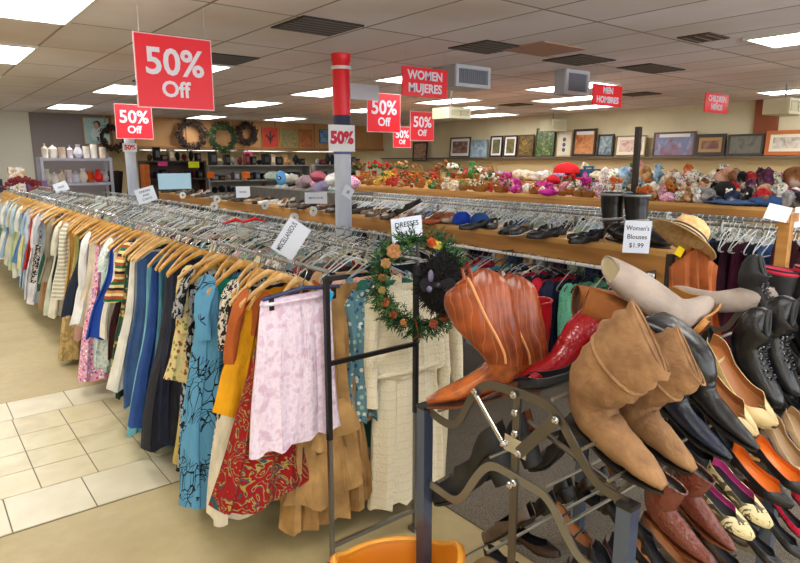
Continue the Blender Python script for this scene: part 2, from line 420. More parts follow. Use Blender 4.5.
# columns
def column(x, y, r, label, top=None):
    o = thing('column', label, 'column', (x, y, 0))
    t = NT('column_paint_%d'%int(y), .55); t.color(t.ramp(t.noise(4, 4, src=t.mapping((1,1,.25))), [(.35, '#b9c2d6'), (.65, '#dadfea')]))
    part(MB().lathe([(r,0),(r,CEIL)], 24), 'shaft', t.m, o)
    if top:
        part(MB().lathe([(r+.004,2.22),(r+.004,2.72),(r+.012,2.73),(r+.012,2.8)], 24), 'red_wrap', M['red'], o)['label'] = 'red wrap'
        part(MB().lathe([(r+.014,2.655),(r+.014,2.685)], 24), 'white_band', M['white'], o)
        part(MB().lathe([(r+.006,2.12),(r+.006,2.23)], 24), 'navy_wrap', mat('navy_wrap', '#23284a', .6), o)
        t = NT('navy_fade', .5); sp = t.n('ShaderNodeSeparateXYZ'); t.l(t.co, sp.inputs[0]); t.color(t.ramp(t.math('ADD', t.math('MULTIPLY', sp.outputs[2], .8), t.math('MULTIPLY', t.noise(9, 3), .25)), [(.25+1.28, '#cfd6e4'), (.98, '#3d4a86')]) if 0 else t.ramp(t.noise(6, 4, src=t.mapping((1,1,.3))), [(.3, '#3a4680'), (.7, '#5a6da6')]))
        part(MB().lathe([(r+.004,1.86),(r+.004,2.0)], 24), 'blue_wrap', t.m, o)
    return o
column(3.43, 5.24, .082, 'pale column in the middle with red wrap at its top', True)
column(3.48, 12.7, .095, 'plain white column standing behind the left rack near the metal shelf')
# ---------- hanging signs ----------
FR = (PI/2, 0, 0)        # upright, facing -Y
def strings(o, w, h, top):
    s = MB()
    for sx in (-1, 1): s.tube([(sx*w*.42, 0, h/2), (sx*w*.42, 0, top)], .0012, 5)
    part(s, 'hanging_line', mat('clear_line', '#b9b9b9', .4), o)
def sale(x0, x1, y, z0, z1, label, yaw=0, tilt=0, size=1):
    w, h = x1-x0, z1-z0
    o = thing('hanging_sign', label, 'sign', ((x0+x1)/2, y, (z0+z1)/2), (0, tilt, yaw))
    part(MB().box((0,0,0), (w, .006, h)), 'edge', mat('sign_edge', '#e9c6cb', .5), o, smooth=False)
    pn_ = part(MB().box((0,-.0035,0), (w-.014, .003, h-.014)), 'panel', M['red'], o, smooth=False)
    text('50%', h*.50*size, M['signw'], pn_, (.0, -.0055, h*.12), FR, 'number', bold=h*.011)
    text('Off', h*.30*size, M['signw'], pn_, (-.01*w, -.0055, -h*.24), FR, 'word', bold=h*.008)
    strings(o, w, h, CEIL-(z0+z1)/2)
sale(1.22,1.72,4.2,2.13,2.585,'largest red 50% Off sign hanging at upper left')
sale(2.05,2.48,8.0,2.055,2.46,'small red 50% Off sign hanging just below and left of the largest one')
sale(4.27,4.76,6.0,2.125,2.57,'red 50% Off sign hanging right of the column, partly behind a blank white card')
sale(6.97,7.39,9.0,2.03,2.40,'smallest red 50% Off sign, low between two others right of the column')
sale(5.73,6.18,7.0,2.08,2.49,'red 50% Off sign hanging directly below the women sign')
def dept(x0, x1, y, z0, z1, lines, label, fs=.42):
    w, h = x1-x0, z1-z0
    o = thing('department_sign', label, 'sign', ((x0+x1)/2, y, (z0+z1)/2))
    pn_ = part(MB().box((0,0,0), (w, .012, h)), 'panel', M['red'], o, smooth=False)
    for i, s in enumerate(lines):
        tx = text(s, h*fs, M['signw'], pn_, (0, -.0075, h*(.22-.44*i)), FR, 'word', bold=h*.012)
        wd = tx.dimensions.x
        if wd > w*.88: tx.scale.x = w*.88/wd
    strings(o, w, h, CEIL-(z0+z1)/2)
dept(3.67,4.22,4.6,2.385,2.645,('WOMEN','MUJERES'),'red WOMEN MUJERES sign beside the upper duct box')
dept(5.72,6.25,4.0,2.37,2.585,('MEN','HOMBRES'),'red MEN HOMBRES sign overlapping the second duct box')
dept(8.12,8.75,4.0,2.41,2.65,('CHILDREN','NIÑOS'),'small blurred red sign hanging farthest right')
# blank card at the column, sale cards on the columns
o = thing('blank_card', 'blank white card sticking out right of the column top', 'card', (3.74, 5.30, 2.475))
part(MB().box((0,0,0), (.37,.004,.15)), 'panel', mat('card_bluewhite', '#cdd6e0', .5), o, smooth=False); strings(o, .3, .15, CEIL-2.475)
def percent(x, y, z, w, h, label, big=.62):
    o = thing('sale_card', label, 'sign', (x, y, z))
    part(MB().box((0,0,0), (w,.004,h)), 'panel', M['white'], o, smooth=False)
    text('50%', h*big, M['redink'], o, (0,-.003,0), FR, 'number', bold=h*.035, extrude=.001)
    return o
percent(3.36, 5.14, 2.01, .30, .25, 'white card with pink-red 50% taped around the middle column', .62)
percent(3.45, 12.59, 2.04, .26, .16, 'small white card with red 50% on the far left column', .75)
# ---------- duct boxes under the ceiling ----------
def duct(x0, x1, y, z0, z1, dep, label, grille=True):
    o = thing('duct_box', label, 'air vent', ((x0+x1)/2, y, (z0+z1)/2)); w, h = x1-x0, z1-z0
    part(MB().box((0, dep/2, 0), (w, dep, h)), 'housing', mat('duct_grey', '#a3a5ad', .5) if grille else mat('duct_cream', '#cfc9a8', .5), o, smooth=False)
    f = MB()
    for s in (-1, 1): f.box((s*(w/2-.02), -.012, 0), (.04, .024, h)); f.box((0, -.012, s*(h/2-.018)), (w-.08, .024, .036))
    fr_ = part(f, 'frame', mat('duct_frame', '#c9ccd6', .5) if grille else mat('duct_cream2', '#ddd8ba', .5), o, smooth=False)
    g = MB(); k = 14 if grille else 2
    for i in range(k): g.box((-w/2+.05+(w-.1)*(i+.5)/k, -.006, 0), ((w-.1)/k*.62, .012, h-.08), (0,0,.3 if grille else 0))
    part(g, 'grille', mat('duct_grille', '#8e94a2', .5) if grille else mat('duct_cream', '#cfc9a8', .5), fr_, smooth=False)
duct(4.70,5.22,5.0,2.575,2.798,.35,'upper grey louvred duct box beside the women sign')
duct(5.62,6.02,6.1,2.34,2.48,.3,'cream duct box hanging below the upper grey one',False)
duct(5.9,6.33,4.5,2.53,2.798,.14,'second grey louvred duct box beside the men sign')
duct(9.1,9.7,3.4,2.40,2.60,.3,'cream duct box at far right below the long light',False)
duct(10.9,11.4,8.6,2.42,2.66,.3,'pale duct box high on the wall above the tall green picture',False)
for (x, y, z) in ((5.82,6.25,2.48),(9.4,3.55,2.6),(11.15,8.75,2.66)):
    tag(MB().tube([(x,y,z),(x,y,CEIL)], .012, 8).build('duct_hanger', M['grayp']), 'thin rod holding up the %s'%{5.82:'cream duct box by the women sign',9.4:'cream duct box at far right',11.15:'pale duct box on the wall'}[x], 'rod')
# ---------- framed pictures on the right wall ledge ----------
def art(name, cs, sc_=6):
    t = NT(name, .35)
    mp = t.mapping((1,1,1), (rnd.random()*9, rnd.random()*9, rnd.random()*9))
    t.color(t.ramp(t.noise(sc_, 4, src=mp, dist=1.2), [(.28+.44*i/(len(cs)-1), c) for i, c in enumerate(cs)])); return t.m
def frame_y(px0, px1, z0, z1, fm_, matc, cs, label, fw=.04, mw=.0, lean=.08, X=11.38, sc_=6, extra=None):
    """picture on the right wall: y from px0 (far) to px1 (near)"""
    w, h = abs(px0-px1), z1-z0
    o = thing('framed_picture', label, 'picture', (X, (px0+px1)/2, z0), (0, lean, 0))
    f = MB()
    for s in (-1, 1): f.box((0, s*(w/2-fw/2), h/2), (.03, fw, h)); f.box((0, 0, h/2+s*(h/2-fw/2)), (.03, w-2*fw, fw))
    part(f, 'frame', fm_, o, smooth=False)
    if mw: part(MB().box((.004, 0, h/2), (.01, w-2*fw, h-2*fw)), 'mat_board', matc, o, smooth=False)
    part(MB().box((-.002 if mw else .004, 0, h/2), (.008, w-2*fw-2*mw, h-2*fw-2*mw)), 'print', art('art_'+label[:12]+str(len(MC)), cs, sc_), o, smooth=False)
    if extra: extra(o, w, h)
blk = mat('frame_black', '#2b221e', .4); brn = mat('frame_brown', '#5c3a24', .4); gold = mat('frame_gold', '#b98c4a', .4); orn = mat('frame_orange', '#b8662c', .4)
cream = mat('mat_cream', '#e4ddc9', .7); matw = mat('mat_white', '#eeeeee', .6)
def PY(px): # depth on the wall plane for a picture edge
    d = -math.atan((px-400)/620*math.cos(PITCH)*1.0)+math.radians(90-38.4); return 11.4*math.tan(d)
z = 1.885
def tops(o, w, h):
    part(MB().box((-.008, 0, h*.86), (.004, w*.72, h*.14)), 'pale_band', matw, o, smooth=False)
frame_y(PY(450),PY(470),z,z+.50,blk,matw,['#3a2d2c','#7a5a52','#b9a79b'],'black framed picture with white mat, first at left of the row',.03,.07)
frame_y(PY(470.5),PY(487),z-.02,z+.42,mat('frame_steelblue','#8c9aa5',.4),cream,['#5f86a8','#9fbdd0','#d8e3ea'],'pale blue and white poster second in the row',.015,0)
frame_y(PY(490),PY(502),z,z+.50,blk,matw,['#39492f','#6b6a43','#b0a57c'],'dark framed tall print with white mat, left one of a matching pair',.035,.05)
frame_y(PY(503.5),PY(516.5),z,z+.50,blk,matw,['#46502f','#7a6c3f','#a08a5c'],'dark framed tall print with white mat, right one of a matching pair',.035,.05)
frame_y(PY(517.5),PY(533),z,z+.50,brn,cream,['#2b2a1a','#6e5a2b','#a88f4f'],'brown framed dark leafy picture right of the matching pair',.035,0,sc_=12)
frame_y(PY(535),PY(553.5),z,z+.63,mat('frame_green','#3b4a2a',.4),cream,['#1c3216','#3c5c2a','#6a7a40','#b5b79a'],'tall green garden picture without mat',.02,0,sc_=14)
def dots(o, w, h):
    d = MB()
    for k in range(3): d.ball((-.008, 0, h*(.26+.2*k)), (.004, .045, .045), 10, 6)
    part(d, 'medallions', mat('medallion', '#5b6470', .5), o)
frame_y(PY(556),PY(571),z,z+.55,mat('frame_pale','#b9a27a',.4),cream,['#e3dcc8','#ece6d8'],'pale framed print with three round medallions',.02,.05,extra=dots)
frame_y(PY(572),PY(595),z,z+.57,blk,cream,['#8f3a2c','#c98247','#d6a878'],'black framed print of a red and tan bowl',.05,0,extra=tops)
frame_y(PY(597),PY(612.5),z,z+.44,blk,cream,['#3a444a','#7c8e98','#a8b4ba'],'black framed narrow blue seascape',.035,0,sc_=9)
frame_y(PY(615),PY(645),z,z+.40,mat('frame_tan','#8a6a44',.4),cream,['#c9a58f','#d8bfae','#a8475a'],'pink flower picture behind the black post',.025,.06)
frame_y(PY(652),PY(694),z-.02,z+.44,brn,cream,['#6a4a5c','#8f6a80','#6a7fa8','#b59aa6'],'wide purple landscape picture with white upper band',.035,0,sc_=4,extra=tops)
frame_y(PY(694),PY(724),z,z+.38,blk,gold,['#4a2f3a','#7d4a3c','#a8805a'],'black framed picture with gold inner frame',.06,.055)
frame_y(PY(726),PY(762),z,z+.36,mat('frame_charcoal','#38322d',.4),cream,['#3b3d36','#6e6c5e','#54524a'],'dark charcoal framed landscape left of the orange frame',.035,0,sc_=4)
frame_y(PY(764),PY(806),z,z+.40,orn,cream,['#8f7f70','#c9bfb2','#e5dfd6'],'orange wood framed grey print at the right edge',.06,.05)
frame_y(PY(413),PY(427),z-.1,z+.42,blk,cream,['#8a5f50','#caa38f','#54382f'],'black framed portrait below the hanging 50% signs',.04,0)
# black post in front of the pictures
o = thing('garment_stand', 'tall thin black post standing in front of the wall pictures', 'post', (7.05, 4.25, 0))
part(MB().box((0,0,1.1), (.06,.06,2.2)), 'pole', blk, o, smooth=False); part(MB().box((0,0,.02), (.4,.4,.04)), 'base', blk, o, smooth=False)
# ---------- pictures, wreaths on the canopy band (y = 15.38) ----------
def PX(px, Y): # x on a plane of constant Y
    a = math.radians(38.4)+math.atan((px-400)/620*math.cos(PITCH)); return Y*math.tan(a)
def pic_b(px0, px1, z0, z1, m, cs, label, sc_=5, fw=.02, extra=None, Y=15.36):
    x0, x1 = PX(px0, Y), PX(px1, Y); w, h = x1-x0, z1-z0
    o = thing('wall_picture', label, 'picture', ((x0+x1)/2, Y, (z0+z1)/2)); f = MB()
    for s in (-1, 1): f.box((s*(w/2-fw/2), 0, 0), (fw, .03, h)); f.box((0, 0, s*(h/2-fw/2)), (w-2*fw, .03, fw))
    part(f, 'frame', m, o, smooth=False)
    part(MB().box((0, -.004, 0), (w-2*fw, .012, h-2*fw)), 'print', art('artb%d'%px0, cs, sc_), o, smooth=False)
    if extra: extra(o, w, h)
def lady(o, w, h):
    b = MB(); b.loft([[(-.02+math.cos(a)*rx*w, -.014-.006*max(0, math.cos(a*1)), zz*h+math.sin(a)*.0) for a in [0, .01]] for rx, zz in ((.1,0),(.1,.1))], False, False)
    s = MB(); s.ball((0, -.016, -.12*h), (.24*w, .006, .26*h), 16, 8); part(s, 'shawl', mat('pale_dress', '#c7d6dc', .6), o)
    s = MB(); s.ball((0, -.024, .19*h), (.09*w, .005, .13*h), 12, 8); part(s, 'face', mat('painted_skin', '#c99a7d', .6), o)
    s = MB(); s.ball((.02, -.02, .25*h), (.13*w, .005, .13*h), 12, 8); part(s, 'hair', mat('painted_hair', '#4d2f22', .6), o)
pic_b(86,112,2.15,2.74,gold,['#7fb0b4','#a8c9c6','#5f8f94'],'portrait of a woman in a pale shawl, on the header band at left',extra=lady)
def fleur(o, w, h):
    b = MB(); b.ball((0,-.014,.05*h), (.07*w,.006,.3*h), 10, 8)
    for s in (-1,1): b.tube([(0,-.014,-.12*h),(s*.12*w,-.014,.0),(s*.24*w,-.014,.12*h),(s*.3*w,-.014,.02*h)], [.012,.022,.022,.008], 8)
    b.box((0,-.014,-.12*h),(.3*w,.01,.05*h)); b.tube([(0,-.014,-.1*h),(0,-.014,-.34*h)],[.03,.008],8)
    part(b, 'fleur', mat('dark_fleur', '#3a2a2c', .5), o)
pic_b(263,279,2.14,2.66,orn,['#b5302a','#d04034'],'red panel with a dark fleur emblem on the header band',extra=fleur)
pic_b(280.5,298.5,2.14,2.66,gold,['#b0a070','#8f8558','#6d6a45'],'olive botanical panel right of the fleur panel',14)
pic_b(300,313.5,2.14,2.66,gold,['#c27a45','#a86238','#7b4a30'],'narrow orange-brown panel right of the olive one',9)
pic_b(320,333,2.28,2.66,mat('frame_blue','#345b8a',.4),['#3f6ca6','#7eaad6','#2c3f5a'],'small blue picture at the canopy left of the column',6)
def wreath_b(px, z, r, tr, m, n, label, Y=15.25, m2=None, leaf=.05, seed=1):
    rg = random.Random(seed); x = PX(px, Y)
    o = thing('twig_wreath', label, 'wreath', (x, Y, z))
    part(MB().tube([(math.cos(2*PI*k/20)*r, 0, math.sin(2*PI*k/20)*r) for k in range(20)], tr*.5, 6, True), 'ring', m, o)
    b = MB(); 
    for k in range(n):
        a = rg.random()*2*PI; q = rg.random()*2*PI; rr = tr*(.4+.7*rg.random())
        c = Vector((math.cos(a)*(r+math.cos(q)*rr), math.sin(q)*rr*.6-.01, math.sin(a)*(r+math.cos(q)*rr)))
        R = Matrix.Rotation(rg.random()*6, 3, 'Y') @ Matrix.Rotation(rg.random()-.5, 3, 'X'); L = leaf*(.6+.8*rg.random())
        b.cur = 1 if (m2 and rg.random() < .13) else 0
        vs = [c+R@Vector(p) for p in ((-L,0,0),(0,-.012,-L*.32),(L,0,0),(0,-.012,L*.32))]; b.add(vs, [(0,1,2,3)])
    part(b, 'foliage', [m, m2 or m], o)
tw = mat('twig_brown', '#2c1e16', .9); tg = mat('twig_green', '#26361e', .9)
wreath_b(193, 2.42, .30, .085, tw, 420, 'round dark brown twig wreath at left on the header band', m2=mat('twig_tan','#8a6040',.9), seed=1)
wreath_b(224, 2.36, .30, .085, tg, 420, 'green leafy wreath between the two brown wreaths', m2=mat('twig_olive','#5b6a34',.9), seed=2, Y=15.18)
wreath_b(248, 2.48, .22, .09, tw, 300, 'smaller dark wreath right of the green wreath', m2=mat('twig_red','#5a2a22',.9), seed=3)
wreath_b(115, 2.30, .24, .08, tw, 160, 'dark wreath half hidden behind the small 50% sign', m2=mat('twig_red','#5a2a22',.9), seed=4, Y=15.33)
# ---------- racks ----------
RZ = 1.35
def rack(label, x, y0, y1, rails=(0,), z=RZ, h_end=True, mats=None):
    """long double-rail clothes rack running away along y"""
    o = thing('clothing_rack', label, 'clothing rack', (x, y0, 0))
    for rx in rails:
        part(MB().tube([(rx, 0.02, z-.0), (rx, y1-y0, z-.0)], .0105, 8), 'rail', M['railm'], o)
    ys = [0]+[y1-y0] if y1-y0 < 4 else [0, (y1-y0)/3, 2*(y1-y0)/3, y1-y0]
    for i, yy in enumerate(ys):
        pass
    return o
def endframe(o, xs, yy, z, up=M['black'], lo=M['steel'], rungs=(.96, .11)):
    for sx in xs:
        u = MB(); u.box((sx, yy, .62+(z-.62)/2), (.021, .021, z-.62)); part(u, 'post', up, o, smooth=False)
        u = MB(); u.box((sx, yy, .31), (.018, .018, .62)); u.box((sx, yy, .01), (.05, .05, .02)); part(u, 'lower_post', lo, o, smooth=False)
    for zz in rungs:
        part(MB().box(((xs[0]+xs[1])/2, yy, zz), (abs(xs[1]-xs[0])-.02, .014, .02)), 'rung', lo if zz < .5 else mat('rung_dark', '#3a3836', .35, .8), o, smooth=False)
R1 = rack('long double clothes rack at the left with wooden hangers along its left rail', 0, 2.14, 13.4, (1.33, 1.83), RZ)
endframe(R1, (1.31, 1.79), 0, 1.33)
part(MB().box((1.36, .0, 1.325), (.09, .03, .02)), 'end_cap', M['black'], R1, smooth=False)
for k in range(1, 5): endframe(R1, (1.33, 1.83), 2.8*k, 1.33, M['steel'], M['steel'], (.11,))
R2 = rack('second double clothes rack seen as hanger tops behind the first', 0, 3.55, 13.0, (2.52, 3.0), 1.21)
for k in range(4): endframe(R2, (2.52, 3.0), 3.1*k+.02, 1.2, M['steel'], M['steel'], (.11,))
R3 = rack('chrome clothes rack of jeans and pale hangers behind the shoe-topped wooden shelf', 0, 1.55, 7.4, (4.82, 5.4), 1.32)
for k in range(4): endframe(R3, (4.82, 5.4), 1.9*k+.02, 1.3, M['steel'], M['steel'], (.11,))
R4 = rack('chrome clothes rack farthest back, under the toy shelf', 0, 2.5, 10.0, (6.05, 6.5), 1.24)
for k in range(4): endframe(R4, (6.05, 6.5), 2.4*k+.02, 1.22, M['steel'], M['steel'], (.11,))
# wooden display shelves carrying shoes (x=3.8) and toys (x=6.7)
def wshelf(label, x0, x1, y0, y1, z, n, rail=None):
    o = thing('wooden_display_shelf', label, 'shelf', (0, 0, 0))
    part(MB().box(((x0+x1)/2, (y0+y1)/2, z-.0175), (x1-x0, y1-y0, .035)), 'shelf_board', M['pine'], o, smooth=False)
    part(MB().box((x0+.015, (y0+y1)/2, z-.095), (.03, y1-y0, .12)), 'apron', M['pine2'], o, smooth=False)
    for i in range(n):
        y = y0+.05+(y1-y0-.1)*i/(n-1)
        part(MB().box((x0+.05, y, (z-.036)/2+.002), (.045, .07, z-.036)), 'support_post', M['pine'], o, smooth=False)
        part(MB().box((x1-.04, y, (z-.036)/2+.002), (.045, .07, z-.036)), 'support_post', M['pine'], o, smooth=False)
    return o
S1 = wshelf('long pine shelf topped with shoes, running back from the straw hat', 3.8, 4.25, 2.02, 12.2, 1.225, 8)
part(MB().tube([(3.70, 2.05, 1.075), (3.70, 12.0, 1.075)], .013, 8), 'rail', M['white'], S1)
for k in range(9): part(MB().box((3.76, 2.1+k*1.23, 1.085), (.14, .02, .02)), 'rail_bracket', M['steel'], S1, smooth=False)
S2 = wshelf('long pine shelf topped with plush toys and baskets in front of the picture wall', 6.7, 7.75, 1.5, 11.2, 1.34, 6)
S2b = thing('step_shelf', 'raised back step of the toy shelf', 'shelf', (0,0,0))
part(MB().box((7.9, 6.65, 1.46), (.5, 10.3, .03)), 'shelf_board', M['pine'], S2b, smooth=False)
for y in (2.3, 5.1, 8.3, 11.4): part(MB().box((7.9, y, .73), (.06, .06, 1.43)), 'support_post', M['pine'], S2b, smooth=False)
tag(MB().box((6.72, 6.1, 1.21), (.012, 3.6, .1)).build('sign_strip', mat('strip_white', '#cfd3d6', .6), smooth=False), 'long pale strip fixed under the front edge of the toy shelf', 'shelf strip')
tag(MB().box((5.9, 9.9, 1.30), (.35, 2.4, .03)).build('plank', M['pine'], smooth=False), 'far pine plank behind the middle column', 'plank') if 0 else None
# ---------- hangers ----------
def hook(mb, r=.0026, n=5):
    mb.tube([(0,0,-.085),(0,0,-.05),(.014,0,-.036),(.026,0,-.012),(.019,0,.012),(0,0,.021),(-.019,0,.012),(-.024,0,-.006)], r*1.25, n)
def wood_hanger(name, m, label):
    o = thing(name, label, 'hanger')
    b = MB(); rings = []
    N = 14
    for i in range(N+1):
        u = -1+2*i/N; x = u*.215; z = -.07-.115*abs(u)**1.25; y = -.03*abs(u)**2
        h = .0145*(1-.35*abs(u))+.002; t = .007+.005*abs(u)
        rings.append([(x, y+math.cos(a)*t, z+math.sin(a)*h) for a in [2*PI*k/8+.39 for k in range(8)]])
    b.loft(rings); part(b, 'shoulder_bar', m, o)
    h = MB(); hook(h); part(h, 'hook', M['chrome'], o)
    return o
HW = [wood_hanger('wooden_hanger', M['hangw'], 'tan wooden coat hanger'), None]
def wire_hanger(name, m, label, r=.004, notch=True):
    b = MB(); b.tube([(0,0,-.055),(-.05,0,-.068),(-.2,0,-.145),(-.212,0,-.165),(-.19,0,-.178),(.19,0,-.178),(.212,0,-.165),(.2,0,-.145),(.05,0,-.068)], r, 5, True)
    hook(b, .0022, 4)
    return b, b.mesh(name, m)
hm = [mat('hanger_%s'%n, c, .3) for n, c in (('clear','#c9d0ca'),('white','#dcdfe2'),('grey','#8b9090'),('black','#1e1e20'),('beige','#b8ad92'),('blue','#8fa3c4'),('dark','#3c3c40'))]
WB, WM = wire_hanger('plastic_hanger', hm[0], '')
far_h = []   # (loc, yaw, material index)
def hangers(rail_x, y0, y1, step, z, label, group, weights, name='plastic_hanger', r=None):
    r = r or random.Random(int(rail_x*100)); y = y0
    while y < y1:
        far_h.append(((rail_x+r.uniform(-.015,.015), y, z), r.uniform(-.3, .3), r.choices(range(7), weights)[0], label, group)); y += step*r.uniform(.6, 1.4)
# ---------- garments ----------
def garment_mb(hw=.2, L=.6, th=.035, flare=.04, seed=0, neck=.06, folds=3, amp=.018, z0=-.095, drop=.1, nu=44, nv=14, straight=False, hemz=.012, lean=0, shear=0):
    rg = random.Random(seed); ph = [rg.uniform(0, 6.28) for _ in range(6)]; k1 = folds*rg.uniform(.8, 1.2)
    b = MB()
    def fn(u, v):
        a = 2*PI*u; c, s = math.cos(a), math.sin(a)
        w = hw+flare*v**1.2+(0 if straight else -.02*math.sin(PI*min(1, v*1.6)))
        x = w*math.copysign(abs(c)**.8, c)
        t = th*(.45+.55*min(1, v*3))+.3*flare*v
        y = t*math.copysign(abs(s)**.8, s)
        xn = x/max(w, .01)
        y += amp*(.25+v)*(math.sin(k1*PI*xn+ph[0])+.5*math.sin(2.3*k1*PI*xn+ph[1]))+lean*v
        y += amp*.6*math.sin(7*v+ph[2]+xn*3)*v
        x += amp*.5*math.sin(5*v+ph[3])*v-shear*v**.8
        top = z0-drop*abs(xn)**1.25-(neck*max(0, 1-(abs(xn)/.42)**2) if not straight else 0)*(1.25 if s < 0 else .7)
        z = top*(1-v)**1.0+(z0-drop*.5-L)*v+hemz*math.sin(k1*4*xn+ph[4])*v
        return (x, y, z)
    b.grid(fn, nu, nv, wrap=True)
    return b
def sleeve_mb(side, L=.4, r0=.06, r1=.04, seed=0, sp=.05, x0=.185, z0=-.17):
    rg = random.Random(seed); pts = []; n = 7
    rings = []
    for i in range(n):
        v = i/(n-1); cx = side*(x0+sp*math.sin(v*1.3)); cz = z0-.02+.03*(1-v)-L*v; cy = -.02*v+rg.uniform(-.006, .006)
        r = r0+(r1-r0)*v
        rings.append([(cx+side*.02*(1-v)+math.cos(a)*r*.55, cy+math.sin(a)*r*.75*(1+.12*math.sin(3*a+i)), cz+(.05*(1-v))*(-math.cos(a)*side)) for a in [2*PI*k/12 for k in range(12)]])
    b = MB(); b.loft(rings, True, (True, False)); return b
PARTW = {}
def garment(kind, m, loc, L, label, cat=None, flare=.04, hw=.2, sl=0, seed=0, yaw=0, th=.03, group=None, tagc=None, amp=.024, folds=4.5, sleeve_m=None, neck=.06, lean=0, extra=None, clip=False, shear=0):
    """kind: dress, shirt, skirt, trousers..."""
    seed = seed or rnd.randint(1, 9999)
    straight = clip
    mb = garment_mb(hw if not clip else hw*.85, L, th, flare, seed, neck, folds, amp, straight=straight, drop=0.1 if not clip else .0, z0=-.095 if not clip else -.125, lean=lean, shear=shear)
    simple = not (sl or tagc or extra)
    if simple:
        o = mb.build(kind, m, None, loc, (0, 0, yaw)); tag(o, label, cat or kind, group); return o
    o = thing(kind, label, cat or kind, loc, (0, 0, yaw), group)
    part(mb, 'body', m, o)
    if sl:
        for s in (-1, 1): part(sleeve_mb(s, sl, .07, .05, seed+s, .05-s*shear*.5), 'sleeve', sleeve_m or m, o)
    if tagc:
        for (tx, tz, tc) in tagc: part(MB().box((tx, -th-.035, tz), (.045, .003, .05), (0, .5, .3)), 'price_tag', fabric(tc, 'tag_'+tc.strip('#'), 0), o, smooth=False)
    if extra: extra(o)
    return o
P = dict(
 red=pattern('paisley_red','paisley',['#8f1616','#a08a48','#24505a'],14), tree=pattern('tree_blue','tree',['#5f9dc6','#14202c'],20),
 btree=pattern('tree_bw','animal',['#15151c','#a9a9ac'],22), leo=pattern('print_bw','animal',['#d5cfc6','#26242c'],42),
 yflo=pattern('floral_yellow','floral',['#dccb90','#a4564c','#d8c184','#8a8f4f'],40), pinkf=pattern('floral_pink','floral',['#e6a6c0','#c13b86','#8a7fc2','#f1d6df','#f6eff2'],48),
 tanp=pattern('print_tan','animal',['#a98f5e','#c7ae78'],14), kim=pattern('stripe_kimono','stripe',['#c98a52','#2b2018','#d9c28c','#146b45','#a4472a','#e0cfa0'],9),
 wstripe=pattern('stripe_pale','stripe',['#e4e2d6','#b9b6a8'],28), teal=fabric('#0f7d6f'), mint=pattern('mottle_mint','mottle',['#b7cbc6','#dfe7e3','#93aeb0'],26),
 lace=pattern('lace_cream','lace',['#efe6cd','#c8b88d'],30), bflo=pattern('floral_blue','floral',['#5e8695','#d5e0dc','#2c4f74','#9cb6a8'],40),
 pinkt=pattern('mottle_lilac','mottle',['#d2b6ce','#e8d9e8','#d9c4da'],26), khaki=fabric('#b08a58',var=.2), multi=pattern('floral_multi','floral',['#dcd8d0','#7c9b4f','#c25a70','#5c79a8'],36),
 gflo=pattern('floral_green','floral',['#2f5a4a','#cfae63','#7d2f2f'],34), plaid=pattern('vstripe_navy','vstripe',['#232a4a','#c9c6c0','#232a4a','#5a688f'],12), seagreen=pattern('knit_mint','knit',['#7fc8aa','#4d9c83'],34))
def F(c): return fabric(c)
XR = 1.33
